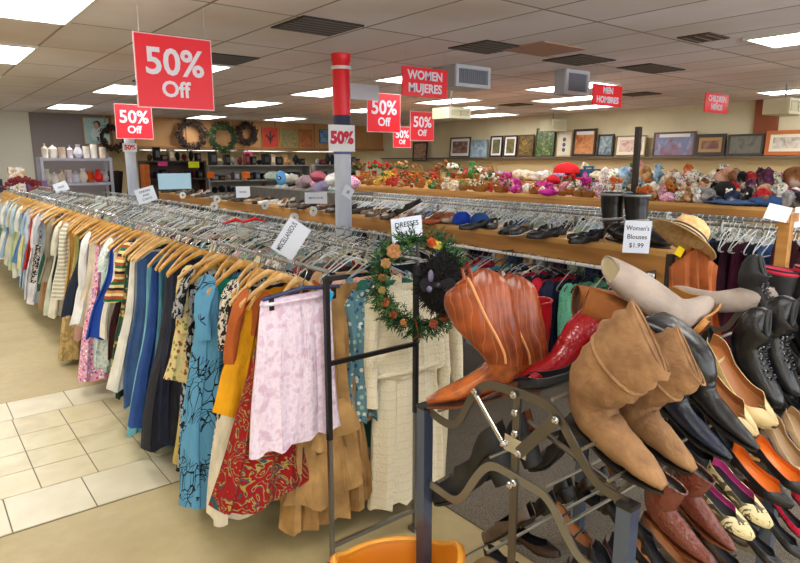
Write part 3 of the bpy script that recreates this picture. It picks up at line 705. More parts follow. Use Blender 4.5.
# left rail, near to far: (y, kind, material, hem height, flare, sleeve, description, options)
LG = [
 (2.43,'dress','red',.40,.13,0,'red paisley dress',dict(th=.065,neck=.03,yaw=.42,hw=.22)),
 (2.54,'top','#b8612e',.78,.02,.30,'burnt orange top',dict(neck=.1)),
 (2.60,'top','#e2a21a',.72,.06,0,'golden yellow top',dict(yaw=.3,tagc=[(-.22,-.5,'#2ba6de')])),
 (2.67,'skirt','#23232a',.34,.02,0,'black skirt with bright blue tags',dict(tagc=[(-.22,-.9,'#2ba6de')])),
 (2.72,'trousers','#ddd5c3',.18,.06,0,'cream linen trousers',dict(yaw=.5,dx=-.05,th=.05,tagc=[(-.2,-.95,'#2ba6de')])),
 (2.82,'blouse','leo',.34,.05,.3,'black and white animal print blouse',dict(dx=.05)),
 (2.97,'dress','teal',.28,.05,0,'plain teal green dress',{}),
 (3.08,'dress','tree',.12,.07,.28,'light blue dress with black tree print',dict(th=.09,neck=.03,yaw=.6,hw=.24,dx=-.05)),
 (3.24,'dress','btree',.14,.03,.22,'black and white brush print dress',dict(th=.05)),
 (3.32,'dress','#c9b46a',.16,.03,0,'straw yellow dress',{}),
 (3.41,'blouse','yflo',.64,.03,.34,'yellow blouse with red flowers',dict(th=.055,yaw=.45,hw=.215)),
 (3.52,'dress','#2c3145',.2,.05,0,'dark navy dress',{}),
 (3.66,'dress','#2b2d36',.17,.09,.0,'charcoal dress flaring at the hem',dict(th=.06,yaw=.35)),
 (3.80,'dress','#4d86a0',.08,.05,0,'steel blue long dress',{}),
 (3.92,'dress','#2f4f92',.2,.08,.0,'bright navy blue dress',dict(th=.05,yaw=.32)),
 (4.02,'dress','#79bfd0',.1,.07,0,'sky cyan long dress',{}),
 (4.14,'dress','#3d5a8c',.22,.04,0,'denim blue dress',{}),
 (4.26,'dress','#e6e4dc',.32,.07,0,'white dress with straight hem',{}),
 (4.37,'dress','#1e3a30',.22,.03,0,'bottle green dress',{}),
 (4.45,'dress','gflo',.34,.05,0,'dark green floral dress',{}),
 (4.54,'dress','#3b1c20',.45,.04,0,'maroon black dress',{}),
 (4.62,'kimono','kim',.86,.05,.2,'short striped green and orange kimono top',dict(th=.05,neck=.02,yaw=.4)),
 (4.74,'skirt','#e3dfd2',.55,.03,0,'ivory skirt',{}),
 (4.84,'skirt','#1f45a0',.54,.08,0,'royal blue skirt',{}),
 (4.95,'dress','mint',.3,.04,.2,'mint marbled dress',{}),
 (5.08,'dress','#b9d2cf',.2,.04,0,'pale aqua slip dress',{}),
 (5.22,'dress','pinkf',.13,.10,0,'pink floral sleeveless dress',dict(th=.06)),
 (5.36,'dress','#d9d0bd',.5,.04,0,'oatmeal dress',{}),
 (5.48,'shirt','#e9ebee',.52,.06,.45,'white long-sleeved shirt',{}),
 (5.60,'dress','#b98f86',.35,.03,0,'dusty rose dress',{}),
 (5.74,'skirt','#222a3d',.52,.07,0,'near-black navy skirt',{}),
 (5.88,'jacket','#8b8a52',.5,.03,0,'moss green jacket',{}),
 (6.02,'dress','#d9bfa0',.45,.03,0,'peach beige dress',{}),
 (6.15,'dress','tanp',.06,.10,0,'long tan patterned dress with a yellow tag',dict(th=.06,tagc=[(-.22,-.5,'#f1d21c')])),
 (6.32,'dress','#c39a52',.3,.03,0,'ochre satin dress',{}),
 (6.48,'blouse','wstripe',.55,.05,.4,'pale striped blouse',{}),
 (6.64,'dress','#e1ddd0',.34,.05,.3,'ivory dress with sleeves',{}),
 (6.82,'skirt','#46494e',.4,.04,0,'slate grey skirt',{}),
 (6.96,'dress','#cfd7c8',.3,.05,0,'pale sage dress',{}),
 (7.12,'jacket','#8c8474',.6,.05,.4,'taupe tweed jacket',{}),
 (7.30,'trousers','#a98763',.28,.02,0,'tan trousers',{}),
 (7.46,'dress','#24503f',.45,.04,0,'forest green dress',{}),
 (7.62,'dress','#aeb7c9',.3,.04,.3,'grey blue dress',{}),
 (7.80,'dress','leo',.5,.04,0,'speckled black and white dress',{}),
 (7.96,'shirt','#e5e3ee',.22,.06,.4,'long lavender white shirt',{}),
 (8.14,'dress','#dcdde6',.25,.05,0,'white long tunic',{}),
 (8.32,'dress','#b83223',.55,.03,0,'brick red dress',{}),
 (8.48,'shirt','#c5d3e4',.3,.05,.4,'pale blue shirt',{}),
 (8.66,'dress','#9fb7d6',.32,.05,.3,'light blue denim dress',{}),
 (8.86,'dress','#e2e0a8',.5,.04,0,'pale lemon dress',{}),
 (9.02,'dress','#5f8ac2',.55,.04,0,'cornflower blue dress',{}),
 (9.20,'dress','#dfe4e0',.35,.05,.3,'chalk white dress',{}),
 (9.42,'dress','#c4d0a8',.4,.05,0,'pale green dress',{}),
 (9.64,'shirt','#b6cfe2',.45,.05,.4,'powder blue shirt',{}),
 (9.86,'dress','#d8d2c0',.42,.05,.3,'stone coloured dress',{}),
 (10.1,'shirt','#93b4cc',.5,.05,.4,'dusty blue shirt',{}),
 (10.35,'dress','#e8e8e6',.45,.05,.3,'bright white dress',{}),
 (10.6,'shirt','#cdd9d0',.5,.05,.4,'pale grey green shirt',{}),
 (10.85,'dress','#8aa38c',.5,.05,0,'dull green dress',{}),
 (11.1,'shirt','#d7e0ea',.5,.05,.4,'icy blue shirt',{}),
 (11.4,'dress','#c2b69a',.5,.05,.3,'sand dress',{}),
 (11.7,'shirt','#e6e2d8',.55,.05,.4,'off-white shirt',{}),
 (12.0,'dress','#a9bccd',.5,.05,.3,'hazy blue dress',{}),
 (12.4,'shirt','#dbd3c0',.5,.05,.4,'biscuit shirt',{})]
rg = random.Random(5); prev = 'lilac skirt'
for i, (y, kind, m, hem, fl_, sl, desc, op) in enumerate(LG):
    mm = P[m] if m in P else F(m)
    yaw = op.pop('yaw', rg.uniform(-.05, .3))
    x = XR+rg.uniform(-.03, .012)+op.pop('dx', 0)
    L = RZ-.137-hem
    lab = desc+', left rack, behind the '+prev.split(' with ')[0]
    garment(kind, mm, (x, y, RZ), L, lab, 'clothing' if kind not in ('dress','skirt','shirt','jacket') else kind, fl_*1.5+.02, sl=sl*.8, shear=.085, yaw=yaw, group='clothes on the left rack, wooden hanger side', **op)
    prev = desc
    dup(HW[0], (x, y-.008, RZ), (0, rg.uniform(-.06,.06), yaw+rg.uniform(-.05, .05)), 'tan wooden hanger carrying the '+desc.split(' with ')[0]+' on the left rack', 'wooden hangers on the left rack', mats={'shoulder_bar': M['hangw'] if rg.random() < .7 else M['hangw2']})
    # spare hangers squeezed between
    nxt = LG[i+1][0] if i+1 < len(LG) else y+.3
    if y < 9.5 and nxt-y > .07:
        k = 1 if nxt-y < .16 else 2
        for q in range(k):
            yy = y+(nxt-y)*(q+1)/(k+1)
            if rg.random() < .5:
                dup(HW[0], (XR+rg.uniform(-.015,.015), yy, RZ), (0, rg.uniform(-.1,.1), yaw+rg.uniform(-.15, .25)), 'tan wooden hanger squeezed in right behind the %s'%desc.split(' with ')[0], 'wooden hangers on the left rack', mats={'shoulder_bar': (M['hangw'], M['hangw2'], mat('hanger_dark','#3b2a22',.4))[rg.choices((0,1,2), (6,3,1))[0]]})
kill(HW[0])
# lilac skirt clipped to a blue hanger on the end of the rack
def clip_hanger(loc, yaw, m, label, w=.19):
    o = thing('clip_hanger', label, 'hanger', loc, (0, 0, yaw)); b = MB()
    b.tube([(-w,0,-.095),(-w*.5,0,-.085),(0,0,-.075),(w*.5,0,-.085),(w,0,-.095)], .009, 8); part(b, 'bar', m, o)
    h = MB(); hook(h); part(h, 'hook', M['chrome'], o)
    for s in (-1, 1): part(MB().box((s*w*.82, 0, -.118), (.02, .022, .05)), 'clip', M['black'], o, smooth=False)
    return o
clip_hanger((1.24, 2.21, 1.36), .1, mat('hanger_navy', '#29365f', .35), 'navy blue clip hanger holding the lilac skirt at the end of the rack')
sk = garment('skirt', P['pinkt'], (1.215, 2.21, 1.385), .63, 'pale lilac cotton skirt clipped up front at the end of the left rack', 'skirt', .055, shear=.035, hw=.205, seed=11, yaw=.1, th=.02, amp=.012, folds=3.5, clip=True, extra=lambda o: (part(MB().tube([(math.cos(a)*.175, math.sin(a)*.024-.004, -.14) for a in [2*PI*k/24 for k in range(24)]], .008, 5, True), 'waistband', P['pinkt'], o), part(MB().box((.12, -.05, -.14), (.045,.003,.04), (0,.6,0)), 'price_tag', F('#2ba6de'), o, smooth=False)) and None)
# khaki ruffled dress hanging behind the skirt
def ruffles(o):
    for (zz, r0, r1, h) in ((-.62, .17, .25, .16), (-.86, .18, .27, .2)):
        b = MB(); rgr = random.Random(int(-zz*100))
        def fn(u, v, zz=zz, r0=r0, r1=r1, h=h):
            a = 2*PI*u; rr = r0+(r1-r0)*v; w_ = 1+.10*v*math.sin(9*a)
            return (rr*math.cos(a)*w_, (.06+.05*v)*math.sin(a)*w_+.02*v*math.sin(7*a), zz-h*v-.03*math.sin(3*a+1)*v)
        b.grid(fn, 60, 5, wrap=True); part(b, 'ruffle', P['khaki'], o)
garment('dress', P['khaki'], (1.40, 2.33, RZ), 1.06, 'long khaki brown ruffled dress behind the lilac skirt', 'dress', .09, hw=.15, seed=21, yaw=.05, th=.05, folds=5, amp=.022, extra=ruffles)
garment('blouse', P['bflo'], (1.60, 2.30, RZ), .62, 'blue floral blouse squeezed left of the cream lace dress', 'blouse', .02, hw=.09, seed=23, yaw=-.2, th=.03, folds=3)
garment('trousers', fabric('#a57f4c', var=.2), (1.56, 2.42, RZ), 1.12, 'long tan trousers hanging in the middle of the rack end', 'trousers', .0, hw=.11, seed=25, th=.035, folds=4, amp=.02, clip=True)
tag(MB().tube([(0,0,-.02),(.03,0,-.05),(.06,0,-.3),(.03,0,-.62)],.006,6).build('belt', mat('teal_strap', '#2b6a70',.6), None, (1.62,2.28,1.0)), 'thin teal strap hanging beside the tan trousers', 'strap')
# cream lace pieces on the right rail end
def jacket_lace(o):
    part(garment_mb(.2, .42, .055, .035, 31, .05, 2, .01), 'lace_jacket', P['lace'], o)
    for s in (-1, 1): part(sleeve_mb(s, .5, .07, .05, 33+s), 'sleeve', P['lace'], o)
    part(MB().tube([(math.cos(a)*.235, math.sin(a)*.075, -.545) for a in [2*PI*k/28 for k in range(28)]], .012, 6, True), 'trim', P['lace'], o)
garment('dress', P['lace'], (1.84, 2.27, RZ), 1.1, 'long cream crochet lace dress with matching jacket inside the rack end', 'dress', .03, hw=.19, seed=31, th=.05, amp=.016, folds=4, extra=jacket_lace)
garment('dress', fabric('#e9dfc6', var=.08), (2.08, 2.42, RZ), 1.16, 'cream lace skirt dress under the wreath, right of the rack post', 'dress', .0, hw=.15, sl=.62, seed=35, th=.05, amp=.02, folds=5, sleeve_m=P['lace'])
RG = [(2.40,'#2f6d62','teal green blouse',.4,.3),(2.48,'bflo','blue floral blouse',.6,.4),(2.57,'#e8b9a6','pale pink blouse',.5,.4),(2.66,'#1b1b22','plain black dress',.4,.2),(2.76,'#c7a27e','camel blouse',.5,.3),(2.86,'#23262f','charcoal blouse',.5,.3),(2.97,'#8a3030','dark red blouse',.5,.3),(3.08,'#6c7f8e','slate blouse',.5,.3),(3.2,'multi','multicoloured floral blouse',.5,.3),(3.34,'#bcae9c','beige blouse',.5,.3)]
prev = 'cream lace dress'
for y, m, desc, hem, sl in RG:
    garment('blouse', P[m] if m in P else F(m), (1.84+rg.uniform(-.01,.01), y, RZ), RZ-.137-hem, '%s, right rail of front rack, behind the %s'%(desc, prev.split(' beside')[0]), 'blouse', .03, sl=sl, yaw=rg.uniform(-.1, .1), group='blouses on the right rail of the front rack'); prev = desc
# ---------- shared garment meshes for the deeper racks ----------
GM = [garment_mb(.2, .55+.1*i, .03, .03, 50+i, .06, 3, .016, nu=20, nv=6) for i in range(4)]
for i, g in enumerate(GM):
    for s in (-1, 1):
        q = sleeve_mb(s, .38, .06, .045, 60+i); g.add(q.v, q.f)
JM = [garment_mb(.15, .8+.08*i, .03, .0, 70+i, 0, 3, .012, nu=20, nv=6, straight=True, z0=-.12, drop=0) for i in range(2)]
GME = [g.mesh('blouse', F('#888888')) for g in GM]; JME = [g.mesh('jeans', F('#2c3d63')) for g in JM]
palA = [('white','#dcdcd6'),('cream','#d8ccb0'),('pale grey','#b4b6b6'),('sage','#9cab94'),('pale blue','#a9bbcc'),('rose','#c69a9c'),('charcoal','#3a3a40'),('black','#1c1c20'),('navy','#2b3450'),('mint','#9fc3b2'),('lilac','#a99ac2'),('peach','#dab497'),('olive','#6f6f48'),('teal','#3a7a7c'),('multicoloured','multi'),('blue floral','bflo'),('green floral','gflo'),('mustard','#c49b3c'),('burgundy','#6a2634')]
far_g = []
def fill(rail_x, y0, y1, step, z, where, pal=palA, mesh=None, name='blouse', seed=1, weights=None):
    r = random.Random(seed); y = y0; pv = None
    while y < y1:
        nm, c = r.choices(pal, weights)[0] if weights else r.choice(pal)
        far_g.append((mesh or GME, name, c, (rail_x+r.uniform(-.02,.02), y, z), r.uniform(-.15,.15), nm, where, r.randint(0, 99))); y += step*r.uniform(.7, 1.3)
fill(1.84, 3.45, 12.8, .17, RZ, 'right rail of the front rack', seed=2)
fill(2.52, 3.7, 12.5, .17, 1.21, 'left rail of the second rack', seed=3)
fill(3.0, 3.7, 12.5, .2, 1.21, 'right rail of the second rack', seed=4)
# blouse rail below the shoe-topped shelf (near end first)
WZ = 1.075
BR = [(2.74,'#1f2740','navy cardigan',.5,0),(2.84,'#c8203a','scarlet cardigan',.5,0),(2.94,'#16181f','black cardigan',.5,0),(3.02,'#5d3a6e','purple blouse',.5,0),(3.10,'#d02b3c','bright red blouse',.6,0),(3.18,'#e2d9c4','cream blouse',.6,0),(3.27,'#17181c','black striped blouse',.6,0),(3.36,'#e6e6e0','white blouse',.6,0),(3.47,'#4fb4cf','turquoise blouse',.6,0),(3.58,'#b8325a','raspberry blouse',.6,0),(3.70,'#e0395f','hot pink blouse',.6,0),(3.83,'#d8324a','coral red blouse',.6,0),(3.97,'#8f8a86','grey blouse',.6,0),(4.12,'#1a1a1e','black blouse',.5,0),(4.28,'#26262c','soft black blouse',.5,0),(4.45,'#e0c45c','lemon yellow blouse',.4,0),(4.6,'#2a2f3a','ink blue blouse',.5,0),(4.76,'#c0a43c','mustard blouse',.3,0),(4.95,'#8a2a30','wine red blouse',.4,0)]
o = garment('sweater', P['seagreen'], (3.72, 2.58, WZ), .52, 'mint green knitted sweater at the near end of the blouse rail', 'sweater', .02, hw=.21, sl=.46, seed=91, th=.05, neck=.05, amp=.01)
prev = 'mint green sweater'
for y, c, desc, L, sl in BR:
    garment(desc.split()[-1], F(c), (3.71, y, WZ), L, '%s on the blouse rail, behind the %s'%(desc, prev), 'clothing', .02, hw=.2, sl=.42, yaw=rg.uniform(-.1,.1), group='blouses on the rail under the shoe shelf'); prev = desc
fill(3.71, 5.1, 11.5, .2, WZ, 'rail under the shoe shelf', seed=6)
jp = [('dark indigo','#1d2a4a'),('mid blue','#3d5a8c'),('black','#17181d'),('plum','#4a2038'),('navy','#1b2338'),('faded blue','#5d7aa6')]
JG = [(1.66,'#232a40','dark navy jeans'),(1.74,'#31486e','blue jeans'),(1.83,'#3c5c90','medium blue jeans with wide legs'),(1.92,'#1a2236','black-blue jeans'),(2.0,'#4c1c34','plum trousers'),(2.08,'#3a1a2c','aubergine trousers'),(2.17,'#14182a','nearly black jeans with yellow tag'),(2.26,'#1f3050','indigo jeans'),(2.35,'#0f1420','black trousers'),(2.45,'#3a5682','washed blue jeans'),(2.56,'#171d2c','ink jeans')]
prev = 'rack end'
for i, (y, c, desc) in enumerate(JG):
    garment('jeans', F(c), (4.82, y, 1.32), .8, '%s hanging on the far right rack, behind the %s'%(desc, prev), 'jeans', .0, hw=.19, th=.03, clip=True, yaw=.1, tagc=[(-.08,-.25,'#f1d21c')] if 'tag' in desc else ([(-.15,-.2,'#2ba6de')] if i == 8 else None), group='jeans on the far right rack'); prev = desc.split(' with')[0]
fill(4.82, 2.7, 7.3, .2, 1.32, 'pale hanger rack behind the shoe shelf', seed=7, mesh=JME, name='trousers', pal=jp+palA[:6])
fill(5.4, 1.8, 7.3, .22, 1.32, 'second rail of the pale hanger rack', seed=8)
fill(6.05, 2.6, 9.8, .24, 1.24, 'rack under the toy shelf', seed=9)
# individuals for the nearest, one merged lot for the rest
far_g.sort(key=lambda a: a[3][0]**2+a[3][1]**2)
cnt = {}
for gi, (ms, name, c, loc, yaw, nm, where, k) in enumerate(far_g[:230]):
    me = ms[k % len(ms)]; o = bpy.data.objects.new(name, me); col.objects.link(o); o.location = loc; o.rotation_euler = (0,0,yaw)
    o.material_slots[0].link = 'OBJECT'; o.material_slots[0].material = P[c] if c in P else F(c)
    w_ = (where, nm, name); cnt[w_] = cnt.get(w_, 0)+1
    tag(o, '%s %s packed on the %s'%(nm, name, where), name, '%s %ss packed on the %s'%(nm, name, where))
b = MB(); mats_ = []; 
for (ms, name, c, loc, yaw, nm, where, k) in far_g[230:]:
    m_ = P[c] if c in P else F(c)
    if m_ not in mats_: mats_.append(m_)
    b.cur = mats_.index(m_); src = (JM if ms is JME else GM); g = src[k % len(src)]
    b.add(g.v, g.f, Matrix.Translation(loc) @ Matrix.Rotation(yaw, 4, 'Z'))
if b.v:
    o = b.build('hanging_clothes', mats_); tag(o, 'far ends of the packed clothes racks, garments too small to tell apart', 'clothing'); o['kind'] = 'stuff'
# plastic hangers
wA = (6,5,4,2,3,1,1); wD = (1,1,3,6,1,1,5); wW = (6,8,3,0,2,1,0)
hangers(1.84, 2.5, 12.8, .05, RZ, 'plastic hanger on the right rail of the front rack', 'plastic hangers on the right rail of the front rack', wA)
hangers(2.52, 3.6, 12.5, .05, 1.21, 'plastic hanger on the left rail of the second rack', 'plastic hangers on the second rack, left rail', wA)
hangers(3.0, 3.6, 12.5, .055, 1.21, 'plastic hanger on the right rail of the second rack', 'plastic hangers on the second rack, right rail', wA)
hangers(3.71, 2.1, 11.5, .05, WZ, 'hanger on the rail under the shoe shelf', 'hangers under the shoe shelf', wD)
hangers(4.82, 1.6, 7.3, .045, 1.32, 'pale hanger on the rack behind the shoe shelf', 'pale hangers behind the shoe shelf', wW)
hangers(5.4, 1.8, 7.3, .055, 1.32, 'pale hanger on the second rail behind the shoe shelf', 'pale hangers on the second rail behind the shoe shelf', wW)
hangers(6.05, 2.6, 9.8, .08, 1.24, 'pale hanger on the rack under the toy shelf', 'pale hangers under the toy shelf', wW)
far_h.sort(key=lambda a: a[0][0]**2+a[0][1]**2)
for (loc, yaw, mi, label, group) in far_h[:290]:
    o = bpy.data.objects.new('plastic_hanger', WM); col.objects.link(o); o.location = loc; o.rotation_euler = (0,0,yaw)
    o.material_slots[0].link = 'OBJECT'; o.material_slots[0].material = hm[mi]; tag(o, label, 'hanger', group)
b = MB()
for (loc, yaw, mi, label, group) in far_h[290:]:
    b.cur = mi; b.add(WB.v, WB.f, Matrix.Translation(loc) @ Matrix.Rotation(yaw, 4, 'Z'))
o = b.build('packed_hangers', hm); tag(o, 'distant plastic hangers crowding the rails of the deeper racks', 'hangers'); o['kind'] = 'stuff'
# round size dividers on the rails
dm = mat('divider_white', '#cfd2cf', .35)
dz = MB(); dz.lathe([(.016,-.004),(.045,-.004),(.045,.004),(.016,.004),(.016,-.004)], 20, caps=False); DZ = dz.mesh('size_divider', dm)
for (x, y, z, d) in ((1.84,4.1,RZ,'front rack, above the orange label'),(1.84,5.6,RZ,'front rack, farther back'),(1.84,8.2,RZ,'front rack near the far column'),(2.52,4.6,RZ,'second rack, left rail near end'),(2.52,6.3,RZ,'second rack, left rail middle'),(3.0,5.1,RZ,'second rack just right of the column'),(3.0,6.1,RZ,'second rack just left of the column'),(3.0,7.4,RZ,'second rack right rail middle'),(3.0,8.6,RZ,'second rack right rail far'),(3.71,4.95,WZ,'rail under the shoe shelf beside the wreath'),(4.82,2.55,1.32,'jeans rack above the boots'),(4.82,4.4,1.32,'pale hanger rack behind the blue caps'),(4.82,2.15,1.32,'jeans rack right of the straw hat'),(5.4,4.6,1.32,'second pale hanger rail'),(5.4,2.9,1.32,'second pale hanger rail near the tall boots')):
    o = bpy.data.objects.new('size_divider', DZ); col.objects.link(o); o.location = (x, y, z-.02); o.rotation_euler = (PI/2+.1, 0, .1)
    tag(o, 'round white size divider on the '+d, 'size divider', 'round size dividers on the rails')
tag(MB().tube([(-.12,0,0),(-.03,0,.03),(.02,0,.01),(.1,0,.035),(.17,0,.01)], [.012,.03,.02,.03,.008], 8, flat=.4).build('scarf', F('#d4202c'), None, (1.80, 4.05, 1.37), (0,0,-.5)), 'small bright red cloth lying over the hangers of the front rack', 'scarf')
# ---------- sight lines: photo pixel to a point at a known place ----------
_a = math.radians(38.4); CF = Vector((math.sin(_a)*math.cos(PITCH), math.cos(_a)*math.cos(PITCH), -math.sin(PITCH)))
CR = Vector((math.cos(_a), -math.sin(_a), 0)); CU = CR.cross(CF)
def at(px, py, x=None, y=None, z=None):
    d = CF*620+CR*(px-400)-CU*(py-281.5)
    t = x/d.x if x is not None else (y/d.y if y is not None else (z-CAMH)/d.z)
    return Vector((0, 0, CAMH))+d*t
# ---------- shoe rack ----------
SX = 1.33
SR = thing('shoe_rack', 'metal shoe rack with zigzag side bars and blue-grey square posts', 'shoe rack', (SX, 1.2, 0))
def loc2(p, dx=0): return Vector((dx, p.y-1.2, p.z))
def strap(pts, w=.027, t=.006, dx=0, smooth_=True):
    P2 = [Vector((q.y-1.2, q.z)) for q in pts]
    if smooth_:
        for _ in range(2):
            Q = [P2[0]]
            for a, b_ in zip(P2, P2[1:]): Q += [a*.75+b_*.25, a*.25+b_*.75]
            Q.append(P2[-1]); P2 = Q
    L = []; 
    for i, p in enumerate(P2):
        tt = (P2[min(i+1, len(P2)-1)]-P2[max(i-1, 0)]).normalized(); n = Vector((-tt.y, tt.x))
        L.append([(dx-t/2, (p+n*w/2).x, (p+n*w/2).y), (dx+t/2, (p+n*w/2).x, (p+n*w/2).y), (dx+t/2, (p-n*w/2).x, (p-n*w/2).y), (dx-t/2, (p-n*w/2).x, (p-n*w/2).y)])
    return MB().loft(L)
top = [at(*q, x=SX) for q in ((430,411),(440,420),(452,426),(460,421),(470,400),(479,388),(490,384),(510,390),(530,397),(548,405),(560,418),(575,448),(592,478),(606,491),(628,503))]
low = [at(*q, x=SX) for q in ((430,484),(442,492),(454,501),(463,498),(474,480),(484,468),(494,465),(510,474),(528,485),(543,493),(554,508),(566,535),(580,560),(600,572),(622,582))]
postm = mat('post_bluegrey', '#5f6c88', .28, .75)
for k, dx in enumerate((0, .95, 1.9)):
    sb_ = part(strap(top, dx=dx), 'side_bar', M['dsteel'], SR, ang=60); part(strap(low, dx=dx), 'side_bar', M['steel'], SR, ang=60)
    low3 = [Vector((SX, p.y, p.z-.33)) for p in low]
    part(strap(low3, dx=dx), 'side_bar', M['steel'], SR, ang=60)
    for (px, py) in ((425, 407), (628, 506)):
        p = at(px, py, x=SX); b = MB(); b.box((dx, p.y-1.2, p.z/2), (.040, .040, p.z)); po_ = part(b, 'post', postm, SR, smooth=False)
        part(MB().box((dx, p.y-1.2, p.z+.004), (.044, .044, .012)), 'post_cap', M['black'], po_, smooth=False)
    p1, p0 = at(516, 392, x=SX), at(513, 563, x=SX)
    part(MB().box((dx+.008, p1.y-1.2, p1.z/2), (.008, .026, p1.z)), 'upright', M['dsteel'], SR, smooth=False)
    if k == 0:
        part(strap([at(521,452,x=SX), at(558,419,x=SX)], .034, .006, -.01, False), 'link_bar', M['dsteel'], SR, smooth=False)
        part(strap([at(477,392,x=SX), at(507,445,x=SX)], .012, .004, -.012, False), 'link_rod', M['chrome'], SR, smooth=False)
        part(strap([at(506,440,x=SX), at(528,452,x=SX)], .05, .004, -.006, False), 'link_plate', M['chrome'], SR, smooth=False)
        part(MB().tube([loc2(at(522,424,x=SX), .03), loc2(at(612,492,x=SX), .03)], .008, 8), 'diagonal_brace', M['dsteel'], SR)
        for q in ((477,391),(516,394),(517,412),(517,433),(506,443),(521,453),(558,419),(512,484),(516,482)):
            p = loc2(at(*q, x=SX), -.012)
            b = MB(); b.lathe([(.011,-.004),(.011,.001),(.007,.004),(.006,.009),(.003,.01)], 12, M=Matrix.Translation(p) @ Matrix.Rotation(-PI/2, 4, 'Y')); part(b, 'bolt', M['chrome'], sb_)
def rod(p, m=None, r=.0055):
    part(MB().tube([loc2(p, -.0), loc2(p, 1.92)], r, 8), 'shelf_rod', m or mat('rod_grey', '#8a8578', .35, .8), SR)
pk = at(552,404,x=SX); lowr = at(612,486,x=SX)
for q, dz in (((552,404),.012),((608,486),.014),((438,414),.010),((546,492),.016),((566,530),.018),((490,462),.016),((438,486),.016),((582,452),.008)):
    p = at(*q, x=SX); rod(p+Vector((0,0,dz)))
for q in ((546,492),(580,555),(490,462),(440,490)):
    p = at(*q, x=SX); rod(p+Vector((0,0,.016-.33)))
# ---------- footwear ----------
def smooth_path(pts, n=3):
    for _ in range(n-1):
        Q = [pts[0]]
        for a, b in zip(pts, pts[1:]):
            Q += [tuple(x*.75+y*.25 for x, y in zip(a, b)), tuple(x*.25+y*.75 for x, y in zip(a, b))]
        Q.append(pts[-1]); pts = Q
    return pts
def sole_z(x, L, hh): 
    t = max(0, min(1, (x-.05*L)/(.58*L))); return hh*(1-(3*t*t-2*t**3))
def outline(L, wid, point, toe=.0):
    """half widths along a foot: (x, w)"""
    o = []
    for i in range(17):
        u = i/16
        base = [(0,.0),(.03,.55),(.1,.72),(.3,.66),(.5,.8),(.68,1.0),(.82,.9-.25*point),(.93,.62-.32*point),(.985,.3-.2*point),(1,.05)]
        for (a, b), (c, d) in zip(base, base[1:]):
            if a <= u <= c: o.append((u*L, wid*(b+(d-b)*(u-a)/(c-a)))); break
    return o
def sole_part(o, L, wid, hh, point, m, heel='block', hm_=None, th=.007):
    ol = outline(L, wid, point); rings = []
    for x, w in ol:
        z = sole_z(x, L, hh); rings.append([(x, w+.003, z), (x, w+.003, z-th), (x, -w-.003, z-th), (x, -w-.003, z)])
    so_ = part(MB().loft(rings), 'sole', m, o)
    if hh > .012:
        b = MB(); rr = []
        sp = {'block': (.95, .8), 'stack': (1, .95), 'slim': (.8, .3)}[heel]
        for v in (0, .5, 1):
            s = sp[0]+(sp[1]-sp[0])*v; cx = .032+.006*v; z = (hh-th+.002)*(1-v)
            rr.append([(cx-.030*s*math.cos(a)*1.05, .030*s*math.sin(a)*wid/.036, z) for a in [2*PI*k/12 for k in range(12)]])
        part(b.loft(rr), 'heel', hm_ or m, so_)
def boot(name, label, L, wid, hh, path, um, sm, point=.4, lining=None, wr=.0, seed=0, hm_=None, heel='block', extra=None, cat='boot', group=None, n=20):
    """closed boot; path from shaft mouth to toe as (x, z, r in plane, half width)"""
    o = thing(name, label, cat, group=group); rg = random.Random(seed)
    pts = smooth_path(path, 3); rings = []
    N = len(pts)
    for i, (x, z, r, w) in enumerate(pts):
        a0, b0 = pts[max(i-1, 0)], pts[min(i+1, N-1)]
        t = Vector((b0[0]-a0[0], b0[1]-a0[1])).normalized(); nn = Vector((-t.y, t.x)); ring = []
        wk = 1+wr*math.sin(i*1.7+seed)*.8+wr*rg.uniform(-.5, .5)
        for k in range(n):
            a = 2*PI*k/n; rr = r*wk*(1+wr*.6*math.sin(3*a+i*.8+seed))
            px_, pz = x+nn.x*rr*math.cos(a), z+nn.y*rr*math.cos(a)
            s = math.sin(a); y = w*math.copysign(abs(s)**.85, s)*(1+wr*.4*math.sin(2*a+i))
            zs = sole_z(max(0, min(L, px_)), L, hh)
            if pz < zs: pz = zs
            ring.append((px_, y, pz))
        rings.append(ring)
    part(MB().loft(rings, True, (False, True)), 'upper', um, o)
    x, z, r, w = pts[0]; x2, z2 = pts[3][0], pts[3][1]
    inn = []
    for f, v in ((1, 0), (.93, .02), (.88, 1)):
        c = Vector((sum(p[0] for p in rings[0])/n, sum(p[1] for p in rings[0])/n, sum(p[2] for p in rings[0])/n)); d = Vector((x2-x, 0, z2-z))*v*.9
        inn.append([tuple(c+(Vector(p)-c)*f+d) for p in rings[0]])
    part(MB().loft(inn, True, (False, True)), 'lining', lining or mat('lining_dark', '#2a1d18', .8), o)
    part(MB().tube([Vector(p) for p in rings[0]], .0035, 6, True), 'top_binding', um, o)
    sole_part(o, L, wid, hh, point, sm, heel, hm_)
    if extra: extra(o, rings)
    return o
